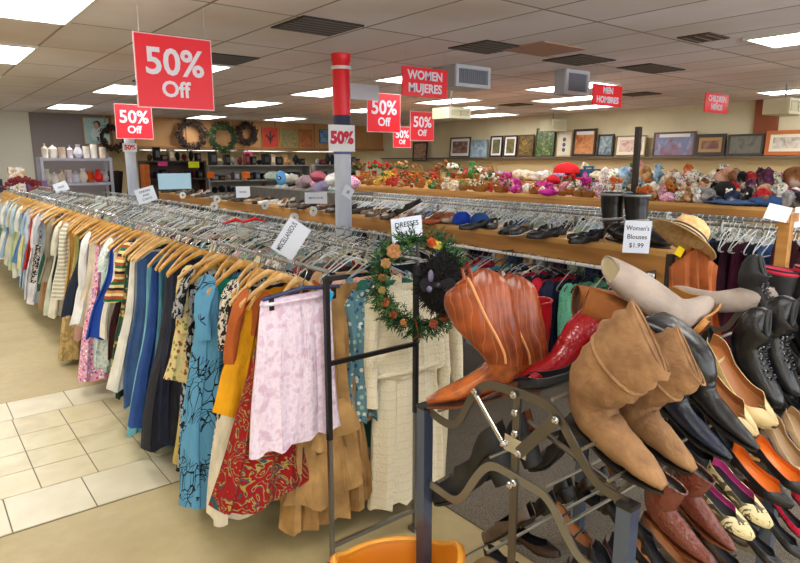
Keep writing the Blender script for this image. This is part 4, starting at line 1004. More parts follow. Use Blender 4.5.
def shoe(name, label, L, wid, hh, um, insole, sm, point=.4, rim=.05, vamp=.62, toe_h=.03, back=.055, heel='block', hm_=None, peep=False, cat='shoe', group=None, extra=None, lining=None):
    wid *= 1.13; rim *= .8; back *= .85; vamp = min(.8, vamp+.06)
    """open shoe: back quarter, low sides and closed toe"""
    o = thing(name, label, cat, group=group); N = 26; K = 15
    def W(u):
        base = [(0,.30),(.03,.55),(.1,.74),(.3,.68),(.5,.82),(.68,1.0),(.82,.9-.25*point),(.93,.62-.32*point),(.985,.32-.2*point),(1,.08)]
        for (a, b), (c, d) in zip(base, base[1:]):
            if a <= u <= c: return wid*(b+(d-b)*(u-a)/(c-a))
        return wid*.05
    def fn(s, v):
        u = v; x = u*L; w = W(u); zb = sole_z(x, L, hh)
        op = max(0, min(1, (u-vamp)/.16)); op = op*op*(3-2*op)
        side = back*(1-min(1, u/.3))+rim*.55*min(1, u/.3) if u < .3 else rim*.55+(toe_h*1.15-rim*.55)*max(0, (u-.3)/(vamp-.3)) if u < vamp else toe_h*1.15*(1-.35*((u-vamp)/(1-vamp)))
        q = 2*s-1
        if op <= 0:
            t = abs(q); sg = math.copysign(1, q)
            y = sg*w*(1-.12*t*t); z = zb+side*t
            if u < .02: y *= 1
            return (x-(.01*t if u < .05 else 0), y if t > .12 else sg*w*t/.12, z if t > .12 else zb)
        a = abs(q); sg = math.copysign(1, q); ang = a
        # closed part: arc over the toe
        hw = w*math.sin(PI/2*min(1, 1.0)) ; th_ = PI/2*(1-a)
        yo = sg*w*(1-.12*a*a); zo = zb+side*a
        a2 = PI*.5*a**.8 if a > .0 else 0
        if a < .12: ya, za = sg*w*a/.12, zb
        else:
            k = (a-.12)/.88; ya = sg*w*math.cos(k*PI/2)**.8 if k < 1 else 0; za = zb+side*math.sin(k*PI/2)
        if a < .12: return (x, ya, za)
        return (x, yo*(1-op)+ya*op, zo*(1-op)+za*op)
    b = MB(); b.grid(fn, K*2, N)
    up = part(b, 'upper', [um, lining or insole], o, ang=60)
    m = up.modifiers.new('solid', 'SOLIDIFY'); m.thickness = .0022; m.offset = 1; m.material_offset = 1; m.material_offset_rim = 0
    # binding along the opening
    pts = [Vector(fn(0, v/24*(vamp+.05)/1.0)) for v in range(25)]; pts2 = [Vector(fn(1, v/24*(vamp+.05))) for v in range(25)]
    rings = []
    for i in range(17):
        u = i/16*.97+.012; x = u*L; w = W(u)*.9; z = sole_z(x, L, hh)+.004
        rings.append([(x, w, z), (x, w*.5, z+.001), (x, -w*.5, z+.001), (x, -w, z)])
    part(MB().loft(rings, False, False), 'insole', insole, o)
    sole_part(o, L, wid, hh, point, sm, heel, hm_, .006)
    if extra: extra(o, fn)
    return o
def lay(o, H, T, L, roll=0, fit=False, yawadd=0):
    """put the heel at H with the toe pointing to T"""
    d = T-H; yaw = math.atan2(d.y, d.x)+yawadd; pitch = math.atan2(-d.z, math.hypot(d.x, d.y))
    o.location = H; o.rotation_euler = (roll, pitch, yaw)
    if fit: s = d.length/L; o.scale = (s, s, s)
    return o
def px_lay(o, hp, tp, X, X2=None, L=.28, roll=0, fit=True):
    return lay(o, at(*hp, x=X), at(*tp, x=X2 or X), L, roll, fit)
blk_l = leather('#1b1b20', 'leather_black', .3, '#08080b'); blk_m = leather('#1d1d20', 'leather_black_matte', .55, '#0c0c0e')
navy_l = leather('#1a2438', 'leather_navy', .28, '#0a0e1a'); plum_l = leather('#2e2b38', 'leather_plum', .45, '#16141d')
suede = leather('#96704a', 'suede_tan', .85, '#6d4b2e', 11, .55); suede2 = leather('#955a22', 'suede_rust', .85, '#7a4210', 9, .4)
greyu = leather('#a99a90', 'suede_grey', .85, '#93857c', 9, .3)
cow = leather('#93421a', 'leather_cowboy', .3, '#5f240c', 10, .2, 'stitch'); cowf = leather('#ab5a24', 'leather_cowboy_foot', .25, '#74330f')
redl = leather('#9c0f1e', 'leather_red', .3, '#8a0a14'); redc = leather('#8f0d18', 'leather_red_croc', .22, '#6a060e', kind='croc')
ost = leather('#5f2a1e', 'leather_ostrich', .25, '#35130d', kind='croc'); snake = leather('#cdbd8f', 'leather_snake', .3, '#57503f', kind='snake')
champ = leather('#cbb483', 'leather_champagne', .25, '#b39b66', bump=.05); beige = leather('#c4a98a', 'leather_beige', .35, '#ae9170', bump=.05)
soleb = mat('sole_black', '#17130f', .5); solebr = mat('sole_brown', '#5a2c14', .4); solet = mat('sole_tan', '#a8702f', .6)
# tan suede boots with slouched cuffs
def tan_x(o, rings):
    i = len(rings)//4
    for j in (i+1,):
        part(MB().tube([Vector(p)*1.0 for p in rings[j]], .006, 6, True), 'strap', suede, o)
    part(MB().tube([Vector(rings[i][2])+Vector(d) for d in ((0,.012,0),(-.03,.02,-.012),(-.02,.016,-.04))], [.009,.012,.003], 6), 'knot', suede, o)
tanp_ = [(.16,.335,.090,.012),(.155,.33,.094,.028),(.125,.28,.096,.046),(.085,.21,.088,.056),(.06,.15,.078,.054),(.06,.10,.068,.048),(.09,.068,.058,.043),(.14,.05,.048,.042),(.2,.036,.036,.042),(.255,.024,.024,.036),(.298,.012,.010,.014)]
o = boot('suede_boot', 'tan suede slouch boot with tied ankle strap at the front corner of the shoe rack', .3, .042, .03, tanp_, suede, soleb, .55, suede, .06, 3, extra=tan_x)
px_lay(o, (566,424), (664,492), 1.44, 1.42, .3)
o = boot('suede_boot', 'second tan suede slouch boot, half hidden right of the front one', .3, .042, .03, tanp_, suede, soleb, .55, suede, .06, 5, extra=tan_x)
px_lay(o, (612,418), (694,474), 1.57, 1.56, .3)
# navy-black ankle boots with big folded shafts
navp = [(-.20,.185,.014,.085),(-.17,.19,.024,.085),(-.09,.185,.036,.075),(-.01,.16,.048,.062),(.025,.12,.054,.05),(.045,.08,.05,.04),(.08,.05,.041,.034),(.14,.034,.034,.036),(.2,.024,.024,.037),(.26,.016,.015,.027),(.3,.010,.007,.008)]
o = boot('leather_boot', 'shiny navy black pointed boot beside the tan suede pair', .3, .04, .03, navp, navy_l, soleb, .8, plum_l, .03, 6); px_lay(o, (655,408), (730,461), 1.72, 1.72, .3)
o = boot('leather_boot', 'shiny black pointed boot next to the navy one, left of the champagne pumps', .3, .04, .03, navp, blk_l, soleb, .8, plum_l, .03, 8); px_lay(o, (678,392), (757,451), 1.83, 1.83, .3)
def fold(label, P0, P1, w, m, drop=.05, seed=0):
    d = (P1-P0); up = Vector((0,0,1)); s = Vector((1, 0, 0)); b = MB(); r2 = random.Random(seed); L_ = []
    for i in range(9):
        v = i/8; c = P0+d*v+up*(.02*math.sin(PI*v)); L_.append([c+s*w*math.cos(a)*(1+.04*math.sin(5*v+a))+up*(.042*math.sin(a)*(1+.1*math.sin(9*v))) for a in [2*PI*k/20 for k in range(20)]])
    o = thing('boot_shaft', label, 'boot', tuple(P0)); M_ = Matrix.Translation(-P0); 
    b = MB(); b.loft(L_, True, (True, False), M=M_); part(b, 'shaft', m, o)
    part(MB().tube([M_ @ p for p in L_[-1]], .005, 6, True), 'top_binding', m, o)
    c = sum(L_[-1], Vector())/20
    part(MB().loft([[M_ @ p for p in L_[-1]], [M_ @ (c+(p-c)*.9-d*.25) for p in L_[-1]]], True, (False, True)), 'lining', mat('lining_dark', '#2a1d18', .8), o)
    return o
# champagne peep-toe pumps
def peep(o, fn):
    b = MB(); b.ball((.284, 0, .013), (.012, .016, .008), 12, 8); part(b, 'peep_hole', mat('peep_dark', '#3a2216', .7), o)
    b = MB()
    for k in range(5): b.tube([Vector(fn(.5-.06*(k-2)/2-.0, .74))+Vector((0,0,.003)), Vector(fn(.5-.3*(k-2)/2, .86))+Vector((0,0,.0025))], .0022, 5)
    part(b, 'toe_pleats', champ, o)
ins_t = mat('insole_tan', '#9c6338', .45); ins_o = mat('insole_orange', '#d46a1e', .3); ins_b = mat('insole_beige', '#9c7a54', .5); ins_p = mat('insole_pink', '#c9428f', .5); ins_bl = mat('insole_black', '#14141b', .6)
o = shoe('peep_toe_pump', 'champagne peep-toe pump, left one of the pair, with tan insole', .29, .042, .065, champ, ins_t, champ, .1, .055, .62, .034, .06, 'block', extra=peep); px_lay(o, (676,364), (754,438), 1.93, 1.94, .29, .4)
o = shoe('peep_toe_pump', 'champagne peep-toe pump, right one of the pair nearest the black laced boots', .29, .042, .065, champ, ins_t, champ, .1, .055, .62, .034, .06, 'block', extra=peep); px_lay(o, (698,358), (774,428), 2.03, 2.04, .29, .4)
# black laced ankle boots
def laces(o, rings):
    b = MB(); N = len(rings)
    for i in range(int(N*.30), int(N*.70), 2):
        c = [Vector(p) for p in rings[i]]; top_ = max(c, key=lambda p: p.x*.6+p.z)
        for s in (-1, 1): b.tube([top_+Vector((.004, -.02*s, .002)), top_+Vector((.012, 0, .008)), top_+Vector((.012, .02*s, -.004))], .0028, 5)
    lc_ = part(b, 'laces', blk_m, o)
    e = MB()
    for i in range(int(N*.30), int(N*.70), 2):
        c = [Vector(p) for p in rings[i]]; top_ = max(c, key=lambda p: p.x*.6+p.z)
        for s in (-1, 1): e.ball(top_+Vector((.0, .026*s, -.002)), .0045, 8, 5)
    part(e, 'eyelets', M['steel'], lc_)
    j = len(rings)//9; part(MB().tube([Vector(p) for p in rings[0]], .009, 8, True), 'padded_collar', blk_m, o)
bp = [(.035,.222,.05,.016),(.02,.21,.076,.040),(.02,.18,.074,.05),(.025,.135,.066,.05),(.04,.10,.060,.047),(.08,.072,.055,.046),(.13,.054,.048,.048),(.19,.04,.038,.051),(.245,.03,.03,.047),(.28,.022,.02,.03),(.292,.016,.01,.01)]
BL = []
for i, (hp, tp, X, lb) in enumerate((((722,352),(777,408),2.17,'left one in front with laces'),((742,338),(793,398),2.28,'second in the row of black laced boots'),((778,330),(838,392),2.40,'cut off at the right edge of the photo'),((735,300),(790,330),2.52,'standing behind the front row of black boots'))):
    o = boot('laced_boot', 'black leather laced ankle boot, '+lb, .29, .047, .03, bp, blk_l if i != 3 else blk_m, soleb, .1, blk_m, .03, 10+i, extra=laces, group=None); px_lay(o, hp, tp, X, X, .29)
o = shoe('clog', 'black round-toed clog left of the laced boots', .26, .045, .03, blk_m, ins_bl, soleb, 0, .06, .4, .05, .06); px_lay(o, (694,338), (728,392), 2.13, 2.15, .26)
# cowboy boots, toes to the far side
cp_ = [(.115,.405,.045,.010),(.11,.395,.080,.028),(.10,.355,.110,.046),(.08,.28,.104,.058),(.05,.20,.080,.056),(.035,.14,.064,.048),(.045,.09,.057,.042),(.09,.062,.048,.038),(.15,.045,.036,.037),(.21,.034,.027,.038),(.27,.024,.017,.028),(.305,.016,.008,.010)]
def cow_x(o, rings):
    n = len(rings[0]); N = len(rings)
    for s in (n//4, 3*n//4):
        part(MB().tube([Vector(rings[i][s])*1.0+Vector((0, .002*(1 if s == n//4 else -1), 0)) for i in range(0, int(N*.5))], .0045, 5), 'side_piping', mat('piping_pale', '#c98a55', .4), o)
    for s in (0, n//2):
        pass
    for s in (n//4, 3*n//4):
        p = [Vector(rings[i][s]) for i in (0, 1, 2, 3)]; sg = 1 if s == n//4 else -1
        part(MB().tube([p[3]+Vector((.012,.002*sg,0)), p[0]+Vector((.012,.004*sg,.03)), p[0]+Vector((-.012,.004*sg,.03)), p[3]+Vector((-.012,.002*sg,0))], .005, 6, flat=1), 'pull_strap', cow, o)
    f = []
    for i in range(int(N*.52), N): f.append([(p[0]+0, p[1]*1.03, max(p[2]+.002, p[2]*1.03)) for p in rings[i]])
    part(MB().loft(f, True, (False, True)), 'vamp', cowf, o)
for lb, H, T in (('front one with stitched shaft, toe pointing left', at(520,392,x=1.50), at(441,404,x=1.30)), ('rear one standing close behind the front cowboy boot', at(543,392,x=1.66), at(470,398,x=1.48))):
    o = boot('cowboy_boot', 'orange brown leather cowboy boot, '+lb, .31, .04, .04, cp_, cow, solebr, .8, mat('lining_tan', '#8a5a34', .7), .01, 4, hm_=solebr, heel='stack', extra=cow_x)
    lay(o, H, T, .31, 0, False)
# red boots
rp = [(.02,.33,.065,.055),(.02,.26,.062,.052),(.022,.18,.055,.046),(.03,.12,.05,.04),(.045,.08,.046,.036),(.09,.052,.04,.034),(.15,.038,.034,.036),(.21,.026,.024,.036),(.26,.016,.012,.02),(.28,.012,.006,.006)]
o = boot('tall_boot', 'tall plain red boot standing right of the cowboy boots', .28, .038, .03, rp, redl, soleb, .6, redl, .01, 7); lay(o, at(541,385,x=1.80), at(505,392,x=1.66), .28); 
o = boot('tall_boot', 'red crocodile-pattern boot slumped open behind the tan suede boots', .28, .04, .03, [(-.13,.17,.075,.055),(-.09,.17,.07,.055),(-.03,.15,.062,.05),(.015,.11,.055,.044)]+rp[4:], redc, soleb, .6, mat('lining_wine','#2a0c12',.7), .05, 9); lay(o, at(572,375,x=1.76), at(533,385,x=1.58), .28)
o = shoe('pump', 'black leather pump lying below the red boots', .26, .036, .03, blk_l, ins_bl, soleb, .6); lay(o, at(592,380,x=1.66), at(545,384,x=1.56), .26)
# sheepskin-style boots lying on top
up_ = [(.0,.29,.062,.058),(.0,.25,.062,.058),(.005,.18,.06,.056),(.012,.12,.057,.052),(.03,.08,.055,.048),(.08,.056,.048,.047),(.14,.044,.042,.05),(.2,.034,.034,.05),(.24,.028,.026,.042),(.262,.02,.014,.018)]
solr = mat('sole_ridged', '#5d5044', .9)
def orient(o, p, xd, zd, s=1):
    """local x (toe) along xd, local z (shaft) towards zd"""
    x = Vector(xd).normalized(); z = Vector(zd); y = z.cross(x).normalized(); z = x.cross(y)
    o.rotation_euler = Matrix((x, y, z)).transposed().to_euler(); o.location = p; o.scale = (s, s, s); return o
RT = CR; BK_ = Vector((.69, .72, 0)); UP = Vector((0, 0, 1))
o = boot('sheepskin_boot', 'rust brown suede boot lying on its side with its open mouth to the left', .265, .05, .022, up_, suede2, solr, 0, mat('lining_brown', '#4a2a14', .9), .03, 12)
orient(o, at(668,330,x=1.98), -UP*.85-RT*.35-BK_*.45, -RT*.95-UP*.25, .98)
o = boot('sheepskin_boot', 'second rust brown suede boot lying behind the first', .265, .05, .022, up_, suede2, solr, 0, mat('lining_brown', '#4a2a14', .9), .03, 14)
orient(o, at(650,308,x=2.12), -UP*.8-RT*.1+BK_*.3, -RT*.95+UP*.12, .95)
gp = [(-.05,.33,.064,.03),(-.045,.325,.066,.04),(-.03,.25,.066,.052),(-.015,.18,.062,.053),(-.005,.12,.058,.05),(.02,.08,.054,.047)]+up_[5:]
def zip_x(o, rings):
    part(MB().tube([Vector(rings[i][5])+Vector((0,.002,0)) for i in range(0, 9)], .003, 5), 'zipper', M['black'], o)
o = boot('sheepskin_boot', 'pale grey tall suede boot lying over the rack, shaft to the upper left', .265, .05, .022, gp, greyu, solet, 0, mat('lining_cream', '#a89c7c', .9), .015, 15, extra=zip_x)
orient(o, at(700,333,x=2.0), BK_*.9+RT*.5+UP*.1, -RT*.85+UP*.46, 1.04)
o = boot('sheepskin_boot', 'second pale grey suede boot lying to the right, behind the first', .265, .05, .022, gp, greyu, solet, 0, mat('lining_cream', '#a89c7c', .9), .015, 16, extra=zip_x)
orient(o, at(703,306,x=2.35), BK_*.9-RT*.3, RT*.95+UP*.12, .85)
pewt = leather('#8b7768', 'leather_pewter', .22, '#6d5a4d', bump=.05)
for hp, tp, X, lb in (((606,352),(616,326),1.95,'left'),((622,350),(630,324),2.0,'right')):
    o = shoe('pump', 'pewter metallic pump standing on its heel under the rust boots, %s one'%lb, .2, .034, .04, pewt, ins_b, pewt, .7); lay(o, at(*hp, x=X), at(*tp, x=X+.1), .2)
redlin = mat('lining_crimson', '#c22444', .7)
for hp, X, lb in (((765,318),2.95,'left one'),((796,318),3.0,'right one at the edge of the photo')):
    o = boot('rubber_boot', 'black boot with crimson lined top, '+lb, .27, .045, .025, [(x, z*.75, r*1.15, w*1.1) for x, z, r, w in rp], blk_m, soleb, .1, redlin, .0, 17)
    o.location = at(*hp, x=X)+Vector((0,0,-.02)); o.rotation_euler = (0, .1, -1.2)
    part(MB().tube([(.02+math.cos(a)*.07, math.sin(a)*.058, .235) for a in [2*PI*k/20 for k in range(20)]], .009, 6, True), 'crimson_rim', redlin, o)
# lower tier, near side
osp = [(.05,.215,.074,.034),(.045,.17,.072,.05),(.045,.12,.064,.048),(.055,.085,.056,.043),(.095,.062,.05,.041),(.15,.046,.042,.042),(.21,.028,.026,.037),(.27,.018,.016,.025),(.3,.010,.007,.008)]
o = boot('ankle_boot', 'reddish brown textured ankle boot, front one at the bottom under the tan suede boots', .3, .041, .035, osp, ost, solebr, .8, soleb, .01, 21); px_lay(o, (642,518), (716,570), 1.45, 1.45, .3)
o = boot('ankle_boot', 'reddish brown textured ankle boot, second one beside the snakeskin flats', .3, .041, .035, osp, ost, solebr, .8, soleb, .01, 22); px_lay(o, (668,500), (734,552), 1.58, 1.58, .3)
for hp, tp, X, lb in (((690,482),(752,540),1.68,'left one'),((708,468),(770,528),1.78,'right one')):
    o = shoe('flat_shoe', 'snakeskin toed flat with hot pink lining, '+lb, .27, .04, .012, snake, ins_bl, soleb, .3, .075, .5, .032, .055, lining=ins_p)
    px_lay(o, hp, tp, X, X, .27, .3)
for hp, tp, X, lb in (((728,456),(792,508),1.90,'left one'),((750,446),(812,497),1.99,'right one')):
    o = shoe('pump', 'black pointed pump with bright orange insole, '+lb, .28, .04, .03, blk_l, ins_o, soleb, .6, .05, .6, .03, .055); px_lay(o, hp, tp, X, X, .28, .35)
for hp, tp, X, lb in (((760,424),(812,484),2.08,'left one'),((778,418),(832,478),2.17,'right one at the photo edge')):
    o = shoe('pump', 'beige leather pump above the orange-lined black pumps, '+lb, .28, .04, .04, beige, ins_b, beige, .4, .05, .6, .03, .055); px_lay(o, hp, tp, X, X, .28, .35)
for hp, tp, X, lb in (((778,404),(812,436),2.30,'left one'),((796,398),(832,430),2.38,'right one')):
    o = shoe('loafer', 'plain black loafer under the laced boots at the right edge, '+lb, .27, .043, .02, blk_m, ins_bl, soleb, .1, .06, .45, .045, .06); px_lay(o, hp, tp, X, X, .27)
# far side, lower tier: dark heels seen through the frame
bs = [((545,462),(470,478),1.62,'block-heeled, toe to the left'),((520,478),(436,500),1.46,'nearest the blue post'),((590,455),(520,470),1.80,'behind the others, tan lined')]
for i, (hp, tp, X, lb) in enumerate(bs):
    o = shoe('heeled_shoe', 'black suede shoe on the low tier behind the zigzag bars, '+lb, .27, .045, .085 if i in (0, 2) else .07, blk_m, mat('insole_rust', '#8a4526', .5) if i != 1 else ins_bl, blk_m, .2, .075, .42, .05, .07, 'block'); px_lay(o, hp, tp, X, X-.06, .27, fit=i < 2)
# bottom tier
bt = [((553,508),(592,556),1.52,.02,'tan-insoled sandal with black straps',1),((600,508),(640,538),1.66,.05,'glossy black mule',0),((515,540),(560,556),1.70,.03,'dark brown leather shoe lying low',0),((488,560),(530,580),1.44,.03,'black pointed shoe at the bottom by the basket',0),((575,496),(618,512),1.95,.03,'black slip-on behind the sandal',0),
      ((700,540),(750,585),1.62,.03,'black pump under the brown boots',0),((735,530),(785,572),1.78,.03,'dark patent pump below the snakeskin flats',0),((760,520),(806,560),1.9,.03,'black flat beside the red shoe at the bottom right',0),((640,545),(680,590),1.48,.03,'dark buckle shoe behind the near post',0),((625,520),(660,552),1.6,.03,'black strappy sandal under the brown boot',0)]
for hp, tp, X, hh, lb, sd in bt:
    um = leather('#3d2a22', 'leather_dkbrown', .4, '#1f1410') if 'brown' in lb else (blk_l if 'gloss' in lb or 'patent' in lb else blk_m)
    o = shoe('sandal' if sd else 'low_shoe', lb+', on the bottom tier', .27, .042, hh, um, ins_t if sd else ins_bl, soleb, .3, .02 if sd else .05, .8 if sd else .55, .03, .02 if sd else .055)
    if sd:
        for v in (.25, .62): part(MB().tube([(.27*v, .04*math.cos(a), .012+.045*math.sin(a)) for a in [PI*k/10 for k in range(11)]], .006, 6), 'strap', blk_l, o)
    px_lay(o, hp, tp, X, X, .27)
for hp, tp, X, lb in (((770,500),(806,540),2.02,'left'),((790,492),(826,532),2.1,'right')):
    o = shoe('flat_shoe', 'crimson red flat shoe at the bottom right edge, %s one'%lb, .26, .04, .015, F('#b01c3c'), ins_bl, soleb, .3); px_lay(o, hp, tp, X, X, .26)

# more dark shoes filling the lower tiers
protoS = [shoe('pump', 'p', .27, .04, .05, blk_l, ins_bl, soleb, .6), shoe('loafer', 'p', .28, .045, .02, blk_m, ins_bl, soleb, .1, .06, .45, .045, .06), shoe('flat_shoe', 'p', .25, .04, .012, blk_m, ins_t, soleb, .3)]
oc = ['nearest the end frame','second from the end frame','third from the end frame','fourth from the end frame','fifth from the end frame','sixth from the end frame','seventh from the end frame','eighth from the end frame','ninth from the end frame','tenth from the end frame','eleventh from the end frame']
cc_ = [('black','#17171a'),('dark brown','#38241b'),('black','#1c1c20'),('charcoal','#2e2d32'),('wine','#4a1620'),('black','#141416'),('taupe','#6b5a4c'),('black','#18181c')]
rgs = random.Random(44); k = 0
def tierrow(hp, tp, n, x0, dx, tier, dz=0):
    global k
    for i in range(n):
        cn, c = cc_[k % 8]; k += 1; H = at(*hp, x=SX); T = at(*tp, x=SX); d = (T-H)
        pr_ = protoS[rgs.choices((0,1,2),(4,3,3))[0]]; x = x0+dx*i
        o = dup(pr_, Vector((x, H.y, H.z+dz)), label='%s %s, %s, %s'%(cn, pr_.name.split('.')[0].replace('_',' '), oc[i], tier), mats={'upper': leather(c)})
        yaw = math.atan2(d.y, 0)+rgs.uniform(-.12,.12); o.rotation_euler = (rgs.uniform(-.1,.1), math.atan2(-d.z, abs(d.y)), yaw)
tierrow((546,488), (596,545), 10, 1.95, .105, 'near side middle tier')
tierrow((546,488), (596,545), 11, 1.42, .11, 'near side bottom tier', -.32)
tierrow((484,460), (436,486), 9, 1.95, .11, 'far side middle tier')
tierrow((484,460), (436,486), 9, 1.60, .12, 'far side bottom tier', -.32)
tierrow((484,380), (436,408), 9, 2.02, .11, 'far side top tier')
tierrow((556,404), (612,478), 5, 2.62, .11, 'near side top tier toward the right edge')
for p_ in protoS:
    kill(p_)
# ---------- wreath, black feather hat and paper signs on the front rack ----------
def wreath_front():
    c = at(420, 282, y=2.04); r = .165
    o = thing('evergreen_wreath', 'green artificial evergreen wreath with orange flowers hung on the end of the front rack', 'wreath', c, (0, 0, -.75))
    rg = random.Random(8); ring = [(math.cos(a)*r, 0, math.sin(a)*r*1.15) for a in [2*PI*k/24 for k in range(24)]]
    part(MB().tube(ring, .012, 6, True), 'ring', tg, o)
    g1, g2, g3 = mat('needle_green', '#24552c', .7), mat('needle_dark', '#14341d', .7), mat('needle_light', '#4d7a3a', .7)
    b = MB()
    for k in range(620):
        a = rg.random()*2*PI; 
        if rg.random() < .4: a = rg.uniform(2.4, 5.2)
        c0 = Vector((math.cos(a)*r, 0, math.sin(a)*r*1.15)); d = Vector((math.cos(a)*rg.uniform(-.3, 1)-math.sin(a)*rg.uniform(-1, 1), rg.uniform(-.9, .35), math.sin(a)*rg.uniform(-.3, 1)+math.cos(a)*rg.uniform(-1, 1))).normalized()
        L = rg.uniform(.045, .085); c1 = c0+d*L; b.cur = rg.choice((0, 0, 1, 2))
        sd = d.cross(Vector((rg.uniform(-1,1), rg.uniform(-1,1), rg.uniform(-1,1)))).normalized(); s2 = d.cross(sd)
        for q in range(9):
            p = c0+d*L*(q+1)/9; n_ = sd*math.cos(q*2.4)+s2*math.sin(q*2.4); tip = p+n_*.014+d*.014
            w_ = d.cross(n_)*.0032
            b.add([p-w_, p+w_, tip+w_*.4, tip-w_*.4], [(0,1,2,3)])
    part(b, 'needles', [g1, g2, g3], o, smooth=False)
    for a, m, s in ((1.25,'#c9562b',.024),(1.1,'#d6c05a',.022),(2.3,'#b9855a',.034),(3.0,'#a8663f',.018),(3.6,'#b8653c',.022),(3.95,'#8f5230',.02),(4.3,'#b87a4a',.02),(5.1,'#a8573e',.022),(5.4,'#8a4a30',.02),(2.65,'#b58a5a',.024),(3.3,'#b09a5c',.018)):
        cc = Vector((math.cos(a)*r, -.045, math.sin(a)*r*1.15)); b = MB()
        for k in range(7):
            q = 2*PI*k/7; b.ball(cc+Vector((math.cos(q)*s*.6, -.004+.004*(k%2), math.sin(q)*s*.6)), (s*.42, s*.25, s*.42), 7, 5)
        b.ball(cc+Vector((0,-.008,0)), s*.3, 7, 5); part(b, 'flower', fabric(m), o)
    b = MB(); b.tube([(-.02,-.03,-.16),(-.01,-.04,-.2),(.0,-.04,-.235),(.03,-.045,-.25)],[.008,.01,.008,.003],6,flat=.4); b.tube([(0,-.04,-.235),(-.03,-.045,-.25)],[.008,.003],6,flat=.4); part(b, 'ribbon', F('#8a4a24'), o)
wreath_front()
def feather_hat():
    c = at(442, 286, y=1.92)
    o = thing('feather_boa_hat', 'fluffy black feathered hat with a dark satin bow resting against the wreath', 'hat', c, (0, 0, -.7)); rg = random.Random(4)
    b = MB(); b.ball((0, .02, 0), (.10, .05, .125), 20, 12); part(b, 'crown', mat('feather_core', '#0b0b0d', .9), o)
    b = MB()
    for k in range(1100):
        d = Vector((rg.gauss(0,1), rg.gauss(0,1)-.3, rg.gauss(0,1))).normalized(); p = Vector((d.x*.098, .02+d.y*.048, d.z*.122)); t_ = (d+Vector((rg.uniform(-.7,.7), rg.uniform(-.4,.4), rg.uniform(-.7,.7)))).normalized()*rg.uniform(.018,.04)
        w_ = d.cross(t_).normalized()*.0028; b.add([p-w_, p+w_, p+t_+w_*.3, p+t_-w_*.3], [(0,1,2,3)])
    part(b, 'feathers', mat('feather_black', '#121214', .9), o, smooth=False)
    b = MB(); sat = mat('satin_charcoal', '#2e2f3c', .35)
    for s in (-1, 1): b.loft([[(-.02+s*x, -.05-.012*math.sin(a), .015+math.sin(a)*h-.0*x) for a in [2*PI*k/10 for k in range(10)]] for x, h in ((.0,.008),(.03,.03),(.06,.034),(.075,.012))])
    b.ball((-.02,-.055,.015),.014,8,6); part(b, 'bow', sat, o)
    part(MB().ball((-.05,-.065,.055),(.012,.008,.026),8,6).ball((-.055,-.07,.0),(.012,.01,.014),8,6), 'berries', mat('berry_lilac', '#6d6a8c', .5), o)
feather_hat()
def paper(c, w, h, lines, label, yaw=0, tilt=0, lean=0, size=.16, stick=None, m=None):
    o = thing('paper_sign', label, 'sign', c, (lean, tilt, yaw))
    sh_ = part(MB().box((0,0,0), (w, .002, h)), 'sheet', m or M['paper'], o, smooth=False)
    n = len(lines)
    for i, s in enumerate(lines):
        tx = text(s, size*h, M['ink'], sh_, (0, -.0018, h*(.5-(i+.5)/n)*.8), FR, 'writing', bold=.0004, extrude=.0003)
        if tx.dimensions.x > w*.86: tx.scale.x = w*.86/tx.dimensions.x
    if stick: part(MB().tube([(0,.003,-h*.3),(0,.003,-stick)], .003, 6), 'stick', M['steel'], o)
    return o
paper(at(291,239,y=2.9), .195, .135, ('MISCELLANEOUS',''), 'white MISCELLANEOUS sign turned on its corner above the front rack hangers', -.2, -.95, 0, .3, .0)
paper(at(407,229,y=2.3), .165, .115, ('DRESSES','$ 3.99'), 'white DRESSES sign just above the green wreath', -.2, -.09, 0, .3, .1)
paper(at(146,195,y=7.5), .215, .17, ('DRESSES','AND','COATS'), 'white handwritten sign in front of the far left column', -.1, -.27, 0, .2, .2)
paper(at(61,187,y=10.5), .19, .14, ('SALE',), 'small blue-white sign above the far end of the left rack', -.1, -.35, 0, .3, .15)
paper(at(243,192,x=3.85), .2, .16, ('SHOES',), 'small white card standing on the shoe shelf left of the column', -.6, 0, 0, .22, .0)
paper(at(316,198,x=3.78), .26, .13, ('MEN\'S SHOES',), 'small white card on the shoe shelf edge close to the column', -.5, 0, 0, .22)
paper(at(637,237,x=3.7), .17, .21, ("Women's",'Blouses','$1.99'), "white handwritten Women's Blouses card on the front edge of the shoe shelf", -.75, .03, 0, .2)
_w = KID and [o_ for o_ in col.objects if o_.name.startswith('paper_sign') and 'Blouses' in o_.get('label','')][0]
part(MB().box((.03,.062,-.03),(.02,.12,.02)), 'clip', M['steel'], _w, smooth=False)
paper(at(348,192,y=5.14), .12, .11, ('#',), 'small square card taped cornerwise to the middle column', 0, .55, 0, .5)
paper(at(778,213,y=1.376), .15, .085, ('',), 'crumpled blue-white paper taped at the top of the right-hand wood post', -.5, .2, .2, .3)
paper(at(799,217,y=1.376), .06, .12, ('',), 'second pale blue paper at the right photo edge', -.5, -.1, .1, .4)
for (px, py, lb, c) in ((210,175,'left one beside the bookcase','#f0762a'),(246,175,'right one','#f0762a')):
    tag(MB().box((0,0,0), (.2,.004,.15)).build('price_card', F(c), None, at(px,py,y=13.98)), 'bright orange card on the far back shelves, '+lb, 'sign')
tag(MB().box((0,0,0), (.24,.004,.13)).build('price_card', F('#d8e02a'), None, Vector((at(194,168,y=13.698).x, 13.698, 1.71))), 'bright yellow card on the far bookcase', 'sign')
tag(MB().box((0,0,0), (.2,.004,.09)).build('price_card', F('#d9458c'), None, Vector((at(163,168,y=13.698).x, 13.698, 1.73))), 'pink card on the far bookcase left of the yellow one', 'sign')
